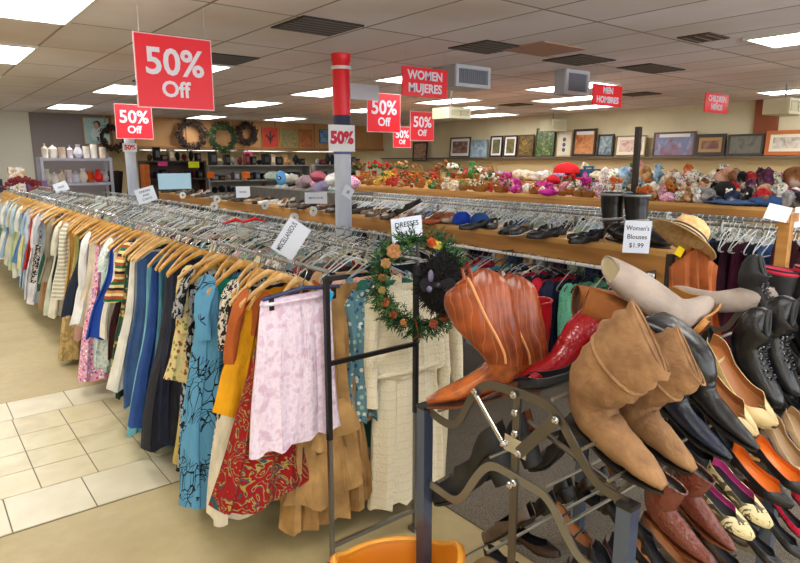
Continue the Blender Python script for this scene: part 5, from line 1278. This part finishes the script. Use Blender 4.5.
tag(MB().box((0,0,0), (.22,.004,.18)).tube([(0,0,.09),(0,0,2.075-at(248,156,y=15.3).z)],.003,5).build('price_card', F('#e03a78'), None, at(248,156,y=15.3)), 'pink card hanging under the canopy', 'sign')
# ---------- straw hat over the orange blouse, wood post at right ----------
hatc = at(685, 238, x=3.25)
st = NT('straw', .85); st.color(st.ramp(st.noise(40, 4), [(.3, '#cfa067'), (.7, '#ebca94')])); st.bump(st.wave(120, 1, direction='Z'), .3, .003)
o = thing('straw_hat', 'tan straw hat with a dark striped band, tilted on top of the orange blouse', 'hat', hatc, (.25, .62, 0))
part(MB().lathe([(.185,-.012),(.15,.0),(.105,.008),(.1,.02),(.098,.06),(.085,.095),(.05,.115),(.0005,.12)], 32, caps=False), 'crown_and_brim', st.m, o).modifiers.new('s','SOLIDIFY').thickness = .004
hb_ = part(MB().lathe([(.103,.012),(.102,.042)], 32, caps=False), 'band', mat('hat_band', '#3a2620', .7), o)
part(MB().lathe([(.1045,.024),(.104,.031)], 32, caps=False), 'band_stripe', mat('hat_band_pale', '#c9b79a', .7), hb_)
o = thing('blouse_stand', 'dark post of the blouse display beneath the straw hat', 'stand', (hatc.x-.02, hatc.y+.06, 0))
part(MB().box((0,0,.65), (.035,.035,1.3)), 'post', mat('stand_dark','#33261f',.5), o, smooth=False); part(MB().box((0,0,.015), (.36,.36,.03)), 'base', mat('stand_dark','#33261f',.5), o, smooth=False)
garment('blouse', fabric('#b8693c', var=.2), (hatc.x+.05, hatc.y-.03, hatc.z+.04), .62, 'rust orange blouse hanging beneath the straw hat', 'blouse', .05, hw=.13, seed=77, yaw=-.7, th=.07, folds=4, amp=.03, tagc=[(-.12,-.1,'#f1d21c')], neck=.0)
o = thing('display_post', 'orange brown wooden post with a crossbar at the right edge', 'post', (at(783,250,y=1.4).x, 1.4, 0))
part(MB().box((0,0,.75), (.06,.06,1.5)), 'upright', M['pine2'], o, smooth=False); part(MB().box((.35,0,1.48), (.8,.05,.05)), 'crossbar', M['pine2'], o, smooth=False); part(MB().box((0,0,.02), (.3,.3,.04)), 'base', M['pine2'], o, smooth=False)
for k, c in enumerate(('#4a2430','#3a1d28','#5a2f3a')):
    garment('shirt', F(c), (at(797,240,y=1.4).x+.05+.12*k, 1.42+.08*k, 1.46), .6, '%s maroon shirt hung on the crossbar at the right edge'%('nearest','middle','rear')[k], 'shirt', seed=60+k, yaw=.5)
# ---------- orange basket at the bottom edge ----------
bc = at(398, 564, z=.42)
o = thing('plastic_basket', 'orange plastic basket whose rim shows at the bottom edge', 'basket', (bc.x, bc.y, 0), (0, 0, -.5))
om = mat('basket_orange', '#d9801c', .35)
prof = [(0.0005,.02),(.13,.02),(.16,.05),(.2,.38),(.215,.395),(.215,.41),(.2,.412),(.19,.395),(.15,.06),(.0005,.035)]
b = MB(); rings = []
for r, z_ in prof: rings.append([(r*1.1*math.cos(a), r*.8*math.sin(a), z_+(.05*max(0, math.cos(2*a))**2 if z_ > .3 else 0)) for a in [2*PI*k/40 for k in range(40)]])
part(b.loft(rings, True, False), 'bowl', om, o)
part(MB().tube([(.2*1.1*math.cos(a), .2*.8*math.sin(a), .41+.05*max(0, math.cos(2*a))**2) for a in [2*PI*k/40 for k in range(40)]], .011, 8, True), 'rim', mat('basket_rim', '#e8a03a', .3), o)
# ---------- footwear on the pine shelf ----------
def sneak():
    o = shoe('sneaker', 'black and white canvas sneaker', .29, .048, .014, blk_m, ins_bl, mat('sole_white','#e4e2dc',.6), 0, .07, .42, .055, .075)
    for k in range(3): part(MB().box((.12+.025*k, .043, .035), (.008,.004,.045), (0,.5,0)), 'side_stripe', M['white'], o)
    return o
def putshoe(o, px, py, x, yaw, z=1.228, pitch=0, roll=0, s=1):
    p = at(px, py, x=x); o.location = (x, p.y, z); o.rotation_euler = (roll, pitch, yaw); o.scale = (s, s, s)
o = sneak(); o['label'] = 'black sneaker with three white stripes propped up on the pine shelf above the wreath'; p = at(402,214,x=3.95); o.location = (3.9, p.y, 1.24); o.rotation_euler = (0, -.55, -.9); 
protoA = shoe('dress_shoe', 'proto', .28, .044, .022, blk_m, ins_bl, soleb, .3, .06, .5, .042, .06); 
protoB = shoe('canvas_shoe', 'proto', .27, .045, .014, F('#6b5a4a'), ins_b, mat('sole_white','#e4e2dc',.6), .0, .06, .46, .045, .065)
protoC = shoe('low_heel', 'proto', .25, .038, .05, blk_l, ins_t, soleb, .6, .05, .6, .03, .055)
pr = {'A': protoA, 'B': protoB, 'C': protoC}
rows = [(2.62,'A','#1a1a1c','black'),(2.95,'A','#15151a','black'),(3.12,'A','#1f1f22','soft black'),(3.3,'B','#222226','dark grey'),(3.5,'A','#19191d','black'),(3.75,'A','#2a2a30','charcoal'),(4.25,'C','#b4552a','orange tan'),(4.38,'C','#a8481f','rust'),
 (4.72,'B','#1c1c20','black and white'),(6.15,'A','#4a4038','brown'),(6.35,'B','#3a3532','dark brown'),(6.6,'C','#26221f','dark'),(6.85,'B','#6b5a4c','taupe'),(7.1,'A','#2a2420','dark brown'),(7.35,'C','#ddd6ca','white'),(7.6,'B','#d9d4cc','off-white'),(7.9,'A','#2b2522','black brown'),(8.15,'B','#a07848','tan'),(8.4,'A','#2a2a2c','black'),(8.7,'C','#3a3030','dark'),(9.0,'B','#2c2c2e','charcoal'),(9.3,'A','#8c8c8c','grey'),(9.6,'B','#2b2b2b','black'),(9.9,'A','#4a3a30','brown'),(10.3,'C','#c9c4ba','pale'),(10.7,'A','#202022','black'),(11.1,'B','#4c4a46','grey'),(11.6,'A','#262628','black'),(5.1,'A','#6b5a4c','taupe brown'),(5.35,'B','#7a6552','brown'),(5.6,'A','#3b322c','dark'),(5.85,'C','#2a2420','near black')]
rg = random.Random(3)
for i, (y, k, c, nm) in enumerate(sorted(rows)):
    lm = leather(c, None, .45, None); base_ = pr[k].name.split('.')[0]; kind_ = {'A':'dress shoe','B':'canvas shoe','C':'low heeled shoe'}[k]
    for s in (0, 1):
        zone = 'between the tall boots and the column' if y < 6 else 'beyond the column'
        dup(pr[k], (3.93+.14*s+rg.uniform(-.02,.02), y+rg.uniform(-.02,.02)+.05*s, 1.227), (0, 0, PI+rg.uniform(-.7,.7)), '%s %s, pine shelf, %s pair counted from its near end'%(nm, kind_, '%d%s'%(i+1, {1:'st',2:'nd',3:'rd'}.get(i+1 if i < 10 else (i+1) % 10 if i > 19 else 0, 'th'))), 'pair of %s %ss on the pine shelf, %d'%(nm, kind_, i+1), mats={'upper': lm})
for p_ in pr.values():
    kill(p_)
# blue caps, sandals, tall black boots
def cap(loc, yaw, m, label):
    o = thing('cap', label, 'cap', loc, (0, 0, yaw)); b = MB()
    b.lathe([(.088,0),(.088,.03),(.076,.075),(.045,.105),(.0005,.112)], 20, caps=False); part(b, 'crown', m, o)
    b = MB(); b.loft([[(.07+.0*v, .07*s, .006) for s in (-1,-.5,0,.5,1)], [(.13, .06*s, .004+.006*(1-abs(s))) for s in (-1,-.5,0,.5,1)], [(.165, .035*s, .0+.006*(1-abs(s))) for s in (-1,-.5,0,.5,1)]] if 0 else [[(.06+d*math.cos(a), math.sin(a)*.085, .012-.02*d/.1) for a in [-PI/2+PI*k/10 for k in range(11)]] for d in (.0,.05,.095)], False, False); part(b, 'visor', m, o).modifiers.new('s','SOLIDIFY').thickness = .004
    return o
bl = F('#1d45b8'); bl2 = F('#2a4f94')
cap(at(462,218,x=3.98), .3, bl, 'bright royal blue cap on the pine shelf right of the sneaker').location.z = 1.232
cap(at(480,222,x=4.0), 2.6, bl2, 'second, duller blue cap beside the bright blue one').location.z = 1.232
o = tag(MB().ball((0,0,.03),(.1,.06,.03),14,8).build('beanie', F('#cfc8b6'), None, (3.95, at(449,215,x=3.95).y, 1.228)), 'small cream knitted beanie between sneaker and blue cap', 'hat')
skp = [(.02,.36,.075,.062),(.02,.3,.07,.06),(.025,.22,.064,.055),(.035,.15,.062,.052),(.05,.1,.06,.05),(.1,.07,.054,.05),(.17,.055,.048,.052),(.23,.045,.04,.052),(.28,.035,.028,.04),(.3,.025,.016,.018)]
def ski_x(o, rings):
    for j, c in ((2,'white'),(len(rings)//3,'grayp')):
        part(MB().tube([Vector(p)*1.0 for p in rings[j]], .010, 6, True), 'cuff_band', M['grayp'], o)
    for f in (.35,.45,.55): 
        j = int(len(rings)*f); part(MB().tube([Vector(p) for p in rings[j]], .006, 6, True), 'buckle_strap', M['dsteel'], o)
for px, lb in ((611,'left one'),(635,'right one behind the blouses card')):
    o = boot('ski_boot', 'tall shiny black buckled boot standing on the pine shelf, '+lb, .3, .05, .02, skp, blk_l, soleb, 0, blk_m, .02, 30, extra=ski_x); p = at(px, 240, x=4.05); o.location = (4.05, p.y+.03, 1.228); o.rotation_euler = (0,0,-1.9); o.scale = (1.25,1.25,.95)
# ---------- toys, baskets and flowers on the toy shelf ----------
def bear(m, m2, label='proto'):
    o = thing('plush_bear', label, 'plush toy'); b = MB(); b.ball((0,0,.075),(.065,.055,.08),12,8); part(b, 'body', m, o)
    b = MB(); b.ball((0,-.01,.18),(.055,.05,.052),12,8); hd_ = part(b, 'head', m, o)
    for s in (-1,1):
        part(MB().ball((s*.042,0,.225),(.02,.012,.02),8,6), 'ear', m, hd_)
        part(MB().tube([(s*.05,-.01,.13),(s*.09,-.04,.09),(s*.085,-.07,.06)],[.024,.022,.018],8), 'arm', m, o)
        part(MB().tube([(s*.035,-.02,.03),(s*.06,-.08,.025),(s*.065,-.12,.035)],[.03,.028,.026],8), 'leg', m, o)
        part(MB().ball((s*.02,-.055,.19),.006,6,4), 'eye', M['black'], hd_)
    part(MB().ball((0,-.056,.168),(.022,.018,.018),8,6), 'muzzle', m2, hd_)
    return o
def basket(label='proto'):
    o = thing('wicker_basket', label, 'basket'); wk = pattern('wicker','vstripe',['#8a5a2c','#b98445','#6d431e','#a8763c'],60)
    b = MB(); b.loft([[(r*math.cos(a), r*.75*math.sin(a), z_) for a in [2*PI*k/20 for k in range(20)]] for r, z_ in ((.09,0),(.12,.06),(.13,.09),(.12,.085),(.085,.012))], True, (True, True)); part(b, 'bowl', wk, o)
    part(MB().tube([(.125*math.cos(a),0,.085+.13*math.sin(a)) for a in [PI*k/12 for k in range(13)]], .008, 6), 'handle', wk, o)
    part(MB().tube([(.13*math.cos(a), .097*math.sin(a), .09) for a in [2*PI*k/20 for k in range(20)]], .009, 6, True), 'rim', wk, o)
    return o
def bouquet(cs, label='proto', seed=0):
    rg = random.Random(seed); o = thing('flower_bunch', label, 'artificial flowers')
    part(MB().lathe([(.035,0),(.05,.09),(.045,.09)],12), 'pot', F(rg.choice(['#8a3a2c','#c9b08a','#e4e0d8'])), o)
    b = MB(); f = MB()
    for k in range(26):
        d = Vector((rg.gauss(0,.6), rg.gauss(0,.6), 1)).normalized()*rg.uniform(.1,.19)+Vector((0,0,.07)); 
        (b if k % 3 else f).ball(d, rg.uniform(.018,.032), 7, 5)
    part(b, 'blossoms', F(cs[0]), o); part(f, 'leaves', F(cs[1]), o); return o
def lump(seed, label='proto'):
    """soft floppy toy or folded cloth bundle"""
    rg = random.Random(seed); b = MB(); N = 16; H = 10; ph = [rg.uniform(0,6) for _ in range(6)]
    rings = []
    for i in range(H+1):
        t_ = PI*i/H; rings.append([((.11*math.sin(t_)+.001)*math.cos(a)*(1+.22*math.sin(3*a+ph[0]+t_*2)+.12*math.sin(5*a+ph[1])), (.085*math.sin(t_)+.001)*math.sin(a)*(1+.2*math.sin(2*a+ph[2]+t_*3)), .07-.07*math.cos(t_)*(1+.15*math.sin(2*a+ph[3]))) for a in [2*PI*k/N for k in range(N)]])
    b.loft(rings, True, True); return b
LUMP = [lump(i).mesh('soft_toy', F('#999999')) for i in range(5)]
def vase():
    return MB().lathe([(.035,0),(.055,.05),(.06,.1),(.03,.16),(.04,.19),(.032,.19),(.02,.15)],14)
VASE = vase().mesh('vase', F('#cccccc'))
BB = bear(F('#b98a5a'), F('#e4d0b0')); BK = basket(); 
pal_toy = {'cream':'#e2d3b8','pink':'#d993a8','rose':'#c65a78','white':'#e4e0da','brown':'#8a5a38','tan':'#b98a5a','grey':'#8f8c8c','lilac':'#9d83b5','yellow':'#dcb43c','orange':'#cc6a2c','red':'#b8262a','blue':'#4a6fae','sky blue':'#8fb4d0','mint':'#9ac2a8','dark navy':'#27304a','black':'#1c1a1c','speckled':'multi','flowered':'pinkf','magenta':'#b8288a','plum':'#5c2f4c','green':'#3c7a3c','peach':'#d8a488'}
def tm(c):
    v = pal_toy[c]
    if v in P: return P[v]
    n = 'plush_'+c.replace(' ','_')
    if n in MC: return MC[n]
    b = hexc(v); w = tuple(q*.6+.25 for q in b[:3])+(1,); d = tuple(q*.5 for q in b[:3])+(1,)
    return pattern(n, 'mottle', [d, b, w], 13)
rg = random.Random(12)
def zoneY(px, x): return at(px, 180, x=x).y
def zone(px):
    return 'left end near the column' if px < 430 else 'below the small framed pictures' if px < 520 else 'middle, below the green picture' if px < 600 else 'right half behind the tall boots' if px < 690 else 'right end above the jeans'
lists = {355:['red','orange','brown','tan','yellow'],430:['brown','tan','red','cream','white','green'],500:['white','cream','pink','red','magenta','lilac'],600:['pink','cream','white','flowered','speckled','sky blue','tan','orange'],700:['grey','brown','peach','white','dark navy','red','speckled','plum','black']}
seen = {}
def toy(px, x, z0, kind=None, c=None, s=None, spec=None):
    key = max(k for k in lists if k <= px); c = c or rg.choice(lists[key]); kind = kind or rg.choices(['bear','lump','basket','flowers','vase'], {355:(0,3,4,5,2),430:(1,3,5,3,2),500:(2,6,2,2,1),600:(5,8,0,1,0),700:(4,9,0,0,0)}[key])[0]
    y = zoneY(px, x); loc = (x+rg.uniform(-.05,.05), y, z0); s = s or rg.uniform(.6, .95); yaw = rg.uniform(-2.4, -.6) if kind == 'bear' else rg.uniform(0, 6)
    row = 'front row' if x < 7.1 else 'back row' if x < 7.6 else 'raised step'
    nm = {'bear':'plush bear','lump':'soft toy','basket':'wicker basket','flowers':'flower bunch','vase':'vase'}[kind]
    lab = spec or '%s %s, toy shelf %s, %s'%(c, nm, row, zone(px)); grp = None if spec else 'toy shelf: %s %ss, %s, %s'%(c, nm, row, zone(px))
    if kind == 'bear': o = dup(BB, loc, (0,0,yaw+PI/2), lab, grp, s, {k: tm(c) for k in ('body','head','ear','arm','leg')})
    elif kind == 'basket': o = dup(BK, loc, (0,0,yaw), lab, grp, s)
    elif kind == 'flowers':
        if c not in seen: seen[c] = bouquet((pal_toy.get(c) if pal_toy[c].startswith('#') else '#d993a8', '#3c6a3a'), seed=len(seen)); o = seen[c]; o.location = loc; o.rotation_euler = (0,0,yaw); o.scale = (s,s,s); o['label'] = lab
        else: o = dup(seen[c], loc, (0,0,yaw), lab, grp, s)
        if grp: o['group'] = grp
        if 'group' not in o.keys() and grp: pass
    else:
        me = VASE if kind == 'vase' else rg.choice(LUMP)
        o = bpy.data.objects.new('vase' if kind == 'vase' else 'soft_toy', me); col.objects.link(o); o.location = loc; o.rotation_euler = (0,0,yaw); o.scale = (s,s,s*(1 if kind == 'vase' else rg.uniform(.7,1.5)))
        o.material_slots[0].link = 'OBJECT'; o.material_slots[0].material = tm(c); tag(o, lab, 'vase' if kind == 'vase' else 'soft toy', grp)
    return o
px = 357
while px < 804: toy(px, 6.84, 1.341); px += rg.uniform(7, 11)
px = 357
while px < 804: toy(px, 7.15, 1.341); px += rg.uniform(6, 10)
px = 357
while px < 804: toy(px, 7.5, 1.341, s=rg.uniform(.8, 1.15)); px += rg.uniform(6, 10)
px = 357
while px < 804: toy(px, 7.9, 1.476, s=rg.uniform(.9, 1.3)); px += rg.uniform(7, 10)
toy(668, 6.8, 1.341, 'flowers', 'red') if 0 else None
def special(mb, name, m, px, x, z0, label, cat, rot=None, s=1):
    o = mb.build(name, m, None, (x, zoneY(px, x), z0), rot); o.scale = (s,s,s); return tag(o, label, cat)
special(MB().lathe([(.17,0),(.16,.06),(.11,.11),(.0005,.14)], 20), 'red_hat', F('#d2222a'), 566, 7.7, 1.62, 'large bright red dome hat standing highest in the middle of the toy shelf', 'hat', None, 1.15)
special(lump(7), 'magenta_bag', F('#c22a9a'), 548, 6.74, 1.341, 'flat magenta pouch at the front of the toy shelf', 'bag', None, 1.0).scale = (.9, 1.6, .6)
special(lump(8), 'red_bundle', F('#c01f2c'), 553, 7.4, 1.45, 'bright red cloth bundle under the red hat', 'cloth')
special(MB().box((0,0,.08),(.2,.24,.16)).box((0,0,.19),(.03,.16,.02)).box((0,.06,.175),(.02,.02,.03)).box((0,-.06,.175),(.02,.02,.03)), 'lunch_box', F('#2c5a78'), 588, 7.9, 1.50, 'dark teal lunch box with handle right of the red hat', 'box', None, 1.1)
special(lump(9), 'denim_pile', F('#4a628c'), 735, 6.78, 1.341, 'folded blue denim lying at the front edge of the toy shelf', 'cloth').scale = (1.1, 3.2, .45)
special(lump(10), 'denim_pile', F('#33507c'), 772, 6.85, 1.341, 'darker folded denim beside it toward the right edge', 'cloth').scale = (1.2, 2.2, .8)
special(MB().ball((0,0,.1),.12,14,10), 'black_wig', mat('wig_black','#141113',.9), 726, 7.1, 1.36, 'round black wig in the right half of the toy shelf', 'wig')
for k, (c, pxx) in enumerate((('#e0892c',705),('#3a9fd0',700),('#d8502a',712),('#e8c43a',709))):
    special(MB().ball((0,0,0),.045,10,7), 'toy_ball', F(c), pxx, 6.9, 1.40+.06*(k%2), '%s toy ball in the cluster left of the black wig'%('orange','blue','red','yellow')[k], 'ball')
# pink straw ornament and red box at the left end
for k, (pxx, c, nm) in enumerate(((398,'#e0475a','coral red spiky straw ornament'),(388,'#d8402e','red raffia bow'))):
    b = MB(); r2 = random.Random(k)
    for q in range(40):
        d = Vector((r2.gauss(0,1), r2.gauss(0,1), abs(r2.gauss(0,1))+.3)).normalized(); b.tube([(0,0,.03), tuple(d*r2.uniform(.12,.24))], [.007,.002], 4)
    special(b, 'raffia_ornament', F(c), pxx, 6.85, 1.341, nm+' at the left end of the toy shelf', 'ornament')
kill(BB); kill(BK)
# ---------- metal shelf with ceramics at far left ----------
o = thing('metal_shelf', 'grey metal shelf unit with white ceramics in front of the far wall', 'shelf', (2.62, 13.3, 0)); gm = mat('shelf_grey', '#a3a3b0', .45, .3)
for sx in (-.59, .59):
    for sy in (-.2, .2): part(MB().box((sx, sy, .93), (.05, .05, 1.86)), 'post', gm, o, smooth=False)
for z_ in (.4, .9, 1.36, 1.82): part(MB().box((0, 0, z_), (1.22, .44, .05)), 'shelf_board', gm, o, smooth=False)
rg = random.Random(2); cer = ['#dcd3c8','#e6ded4','#cbb9a4','#d7c9d0','#c9c9d4']
def pot(kind):
    b = MB()
    if kind == 0: b.lathe([(.05,0),(.055,.16),(.03,.19),(.012,.2),(.012,.24),(.03,.245)],14)
    elif kind == 1: b.lathe([(.07,0),(.085,.06),(.085,.14),(.07,.15),(.02,.18),(.015,.2)],16)
    elif kind == 2: b.lathe([(.06,0),(.062,.2),(.055,.2)],14)
    else: b.lathe([(.04,0),(.085,.06),(.08,.1),(.035,.16),(.05,.2)],14)
    return b
for z_, n in ((1.846, 8), (1.386, 9)):
    for i in range(n):
        k = rg.randint(0, 3); c = cer[i % 5]; x = 2.62-.5+1.0*i/(n-1)
        m_ = F(c) if not (z_ < 1.5 and i in (6, 7)) else F('#c9501c' if i == 6 else '#d42a26'); nm = ['soap dispenser','lidded jar','canister','bulbous vase'][k]
        q = tag(pot(k).build(nm.replace(' ','_'), m_, None, (x, 13.25+rg.uniform(-.05,.08), z_)), '%s %s, %s from the left on the %s shelf of the metal unit'%({6:'orange',7:'red'}.get(i,'pale') if z_ < 1.5 else 'pale', nm, ['first','second','third','fourth','fifth','sixth','seventh','eighth','ninth'][i], 'top' if z_ > 1.5 else 'second'), 'ceramics'); q.scale = (1,1,rg.uniform(.9,1.35))
for i in range(8):
    q = tag(lump(20+i).build('folded_cloth', F(['#3a4648','#6d2a34','#8a8f90','#54606a','#9c8f7a','#2c2f33','#774a3a','#5a6a5a'][i]), None, (2.12+.14*i, 13.25, .926)), 'dark bundled item, %s from the left, on the lower metal shelf'%['first','second','third','fourth','fifth','sixth','seventh','eighth'][i], 'cloth')
# boxes and garland left of the metal shelf
o = thing('side_table', 'pale table with boxes at the far left below the white wall', 'table', (1.55, 13.0, 0))
part(MB().box((0,0,1.22),(.9,.5,.04)), 'top', gm, o, smooth=False)
for sx in (-.4,.4):
    for sy in (-.2,.2): part(MB().box((sx,sy,.6),(.04,.04,1.2)), 'leg', gm, o, smooth=False)
b = thing('printed_box', 'tall white box with floral print standing on the far left table', 'box', (1.60, 13.0, 1.242)); part(MB().box((0,0,.22),(.24,.16,.44)), 'carton', art('box_print',['#e6e2e4','#efeaea','#c9a86a','#8f7a9a'],9), b, smooth=False)
tag(MB().box((0,0,.1),(.32,.2,.2)).build('gift_bag', F('#7a6a9a'), None, (1.9,13.0,1.242)), 'purple package right of the white printed box', 'package')
tag(MB().box((0,0,.05),(.34,.2,.09)).build('gift_box', F('#b05a68'), None, (1.93,12.85,1.242)), 'dusty red flat package in front of the purple one', 'package')
tag(MB().box((0,0,.12),(.14,.14,.24)).build('storage_box', F('#3a4258'), None, (1.3,13.0,1.242)), 'navy box at the left edge beside the white printed box', 'box')
b = MB(); r2 = random.Random(5)
for k in range(90):
    u = r2.random(); b.ball((-.28+.56*u, r2.uniform(-.06,.06), .12*math.sin(u*PI)+r2.uniform(-.05,.05)), r2.uniform(.018,.035), 6, 4)
tag(b.build('berry_garland', mat('garland_red','#7d1622',.5), None, (1.60, 12.4, 1.36)), 'dark red berry garland draped over the far end of the left rack', 'garland')
# ---------- back counter, bookcases and bags under the canopy ----------
bkm = mat('bookcase_dark', '#3b2b24', .6)
def case(x0, x1, y, zs, label, m, h):
    o = thing('bookcase', label, 'shelf', ((x0+x1)/2, y, 0)); w = x1-x0
    for s in (-1, 1): part(MB().box((s*(w/2-.02),0,h/2),(.04,.4,h)), 'side_panel', m, o, smooth=False)
    for z_ in zs: part(MB().box((0,0,z_),(w-.08,.4,.03)), 'shelf_board', m, o, smooth=False)
    part(MB().box((0,.19,h/2),(w-.08,.02,h)), 'back_panel', m, o, smooth=False)
    return o
case(4.0, 5.35, 13.9, (.6,1.0,1.4,1.78), 'dark bookcase left of the back display shelves', bkm, 1.8)
case(5.5, 8.2, 14.2, (.6,1.05,1.33,1.68), 'wide pale-edged display shelves under the canopy', mat('case_grey','#8f8c86',.6), 1.7)
case(8.3, 9.9, 14.2, (.6,1.05,1.33,1.68), 'display shelves behind the middle column', mat('case_grey','#8f8c86',.6), 1.7)
rg = random.Random(9); cols = [('black','#17171a'),('charcoal','#2e2c30'),('dark brown','#3c2a22'),('maroon','#5a2226'),('slate','#4c5560'),('beige','#a89a84'),('grey','#84848a'),('tan','#8f6d48'),('navy','#232c48'),('off-white','#cfc9bc')]
ords = ['first','second','third','fourth','fifth','sixth','seventh','eighth','ninth','tenth','eleventh','twelfth','thirteenth','fourteenth','fifteenth','sixteenth']
for nm, x0, x1, y, z_, n in (('top of the dark bookcase',4.1,5.3,13.85,1.796,8),('upper shelf of the dark bookcase',4.1,5.3,13.85,1.416,9),('top of the wide display shelves',5.6,8.1,14.15,1.696,15),('second shelf of the wide display',5.6,8.1,14.15,1.346,14),('lower shelf of the wide display',5.6,8.1,14.15,1.066,14),('top of the shelves behind the column',8.4,9.8,14.15,1.696,9),('second shelf behind the column',8.4,9.8,14.15,1.346,9)):
    for i in range(n):
        cn, c = rg.choices(cols, (6,4,3,1,2,1,2,1,2,1))[0]; x = x0+(x1-x0)*(i+.5)/n; w = (x1-x0)/n*rg.uniform(.6,.92); h = rg.uniform(.12,.3) if z_ > 1.6 else rg.uniform(.1,.2)
        if rg.random() < .6:
            o = thing('boxed_item', '%s box, %s from the left, %s'%(cn, ords[i], nm), 'box', (x, y, z_)); part(MB().box((0,0,h/2),(w,.18,h)), 'case', F(c), o, smooth=False); part(MB().box((0,-.092,h*.5),(w*.7,.004,h*.5)), 'face', mat('face_%s'%cn.replace(' ','_'), tuple(min(1,q*1.8+.02) for q in hexc(c)[:3])+(1,), .3), o, smooth=False)
        else:
            q = tag(lump(i).build('handbag', F(c), None, (x, y, z_)), '%s handbag, %s from the left, %s'%(cn, ords[i], nm), 'bag'); q.scale = (w/.24, .8, h/.16)
# dark wooden boards leaning behind the left column, chair back
for k, (px, c) in enumerate(((112,'#4a3424'),(117,'#2a211c'),(122,'#1c1a1c'),(136,'#5a4030'))):
    p = at(px, 190, y=13.6); tag(MB().box((0,0,.8),(.14,.04,1.6),(.0,.14,0)).build('leaning_board', F(c), None, (p.x-.1, 13.6+.06*k, 0)), '%s tall dark board leaning by the far left column'%['first','second','third','fourth'][k], 'board')
tag(MB().box((0,0,.86),(.1,.3,1.72)).build('leaning_board', F('#b3602a'), None, (3.93,13.4,0)), 'orange wooden panel standing right of the far left column', 'board')
o = thing('poster_board', 'pale blue board standing on a far shelf behind the handwritten sign', 'board', (3.04, 9.0, 1.51)); part(MB().box((0,0,0),(.46,.02,.22)), 'panel', mat('board_blue','#a9cfe6',.5), o, smooth=False)
o = thing('far_shelf', 'pale wooden shelf ledge below the blue board', 'shelf', (3.55, 9.2, 0)) if 0 else None
# plastic bags of stuffed toys beyond the shoe shelf
r2 = random.Random(6)
for i, (px, py, c, s, nm) in enumerate(((282,188,'#9fa6a0',1.0,'clear'),(292,178,'#b9b2a8',1.0,'beige'),(306,182,'#a08a90',1.2,'mauve'),(318,176,'#b05a6a',1.0,'rosy'),(322,188,'#8f86a8',1.2,'lilac'),(334,180,'#d8d8d6',1.1,'white'),(312,194,'#8a8f8c',1.2,'grey green'),(272,176,'#8f9a90',1.0,'pale green'),(300,192,'#a6a29c',1.0,'pale grey'))):
    p = at(px, py, x=5.6)
    q = tag(lump(40+i).build('stuffed_bag', F(c), None, p-Vector((0,0,.1))), 'bulging %s bag beyond the pine shelf left of the column, %s in the heap'%(nm, ords[i]), 'bag'); q.scale = (1.25*s, 1.25*s, 1.25*s)
    q2 = q.copy(); col.objects.link(q2); q2.location = p+Vector((.1,-.35,-.13)); q2.rotation_euler = (0,0,2); q2['label'] = 'second %s bag right of the %s'%(nm, ords[i]+' bulging one in the heap'); q2.material_slots[0].link = 'OBJECT'; q2.material_slots[0].material = P[('multi','mint','pinkf')[i % 3]]
tag(MB().box((5.6, 9.9, .65), (.7, 3.4, 1.3)).build('sorting_bin', F('#6d6a64'), smooth=False), 'grey bin under the heap of stuffed bags', 'bin')
p = at(281,178,x=5.3); o = thing('balloon_disc', 'round blue bag with a dark round emblem in the heap of bags', 'bag', p)
part(MB().ball((0,0,0),(.10,.06,.13),16,10), 'bag', F('#5f9fd8'), o); part(MB().ball((-.05,-.045,0),(.035,.02,.035),12,8), 'emblem', F('#1c2a4a'), o); part(MB().ball((-.07,-.056,0),(.015,.012,.015),10,6), 'emblem_centre', M['white'], o)
# wall lights' glow strip is real lamps; shelf of toys behind it: low table against the wall
o = thing('wall_table', 'low long table along the picture wall', 'table', (10.7, 8.0, 0)); part(MB().box((0,0,1.3),(.9,9,.04)), 'top', M['pine'], o, smooth=False)
for k in range(4): part(MB().box((0,-4.2+2.8*k,.64),(.8,.06,1.28)), 'leg', M['pine2'], o, smooth=False)
rg = random.Random(31)
for i in range(34):
    pxx = 435+11*i; x = 10.6; y = at(pxx, 170, x=x).y; c = rg.choice(['red','brown','tan','white','grey','pink','lilac','speckled','cream','plum','green'])
    me = rg.choice(LUMP+[VASE]); isv = me is VASE
    q = bpy.data.objects.new('vase' if isv else 'soft_toy', me); col.objects.link(q); q.location = (x+rg.uniform(-.1,.2), y, 1.321); q.scale = (1.6,1.9,rg.uniform(1.4,2.3)); q.material_slots[0].link = 'OBJECT'; q.material_slots[0].material = tm(c)
    tag(q, '%s %s, wall table, %s'%(c, 'vase' if isv else 'soft toy', zone(pxx)), 'vase' if isv else 'soft toy', 'wall table: %s %s %s'%(c, 'vases' if isv else 'soft toys', zone(pxx)))
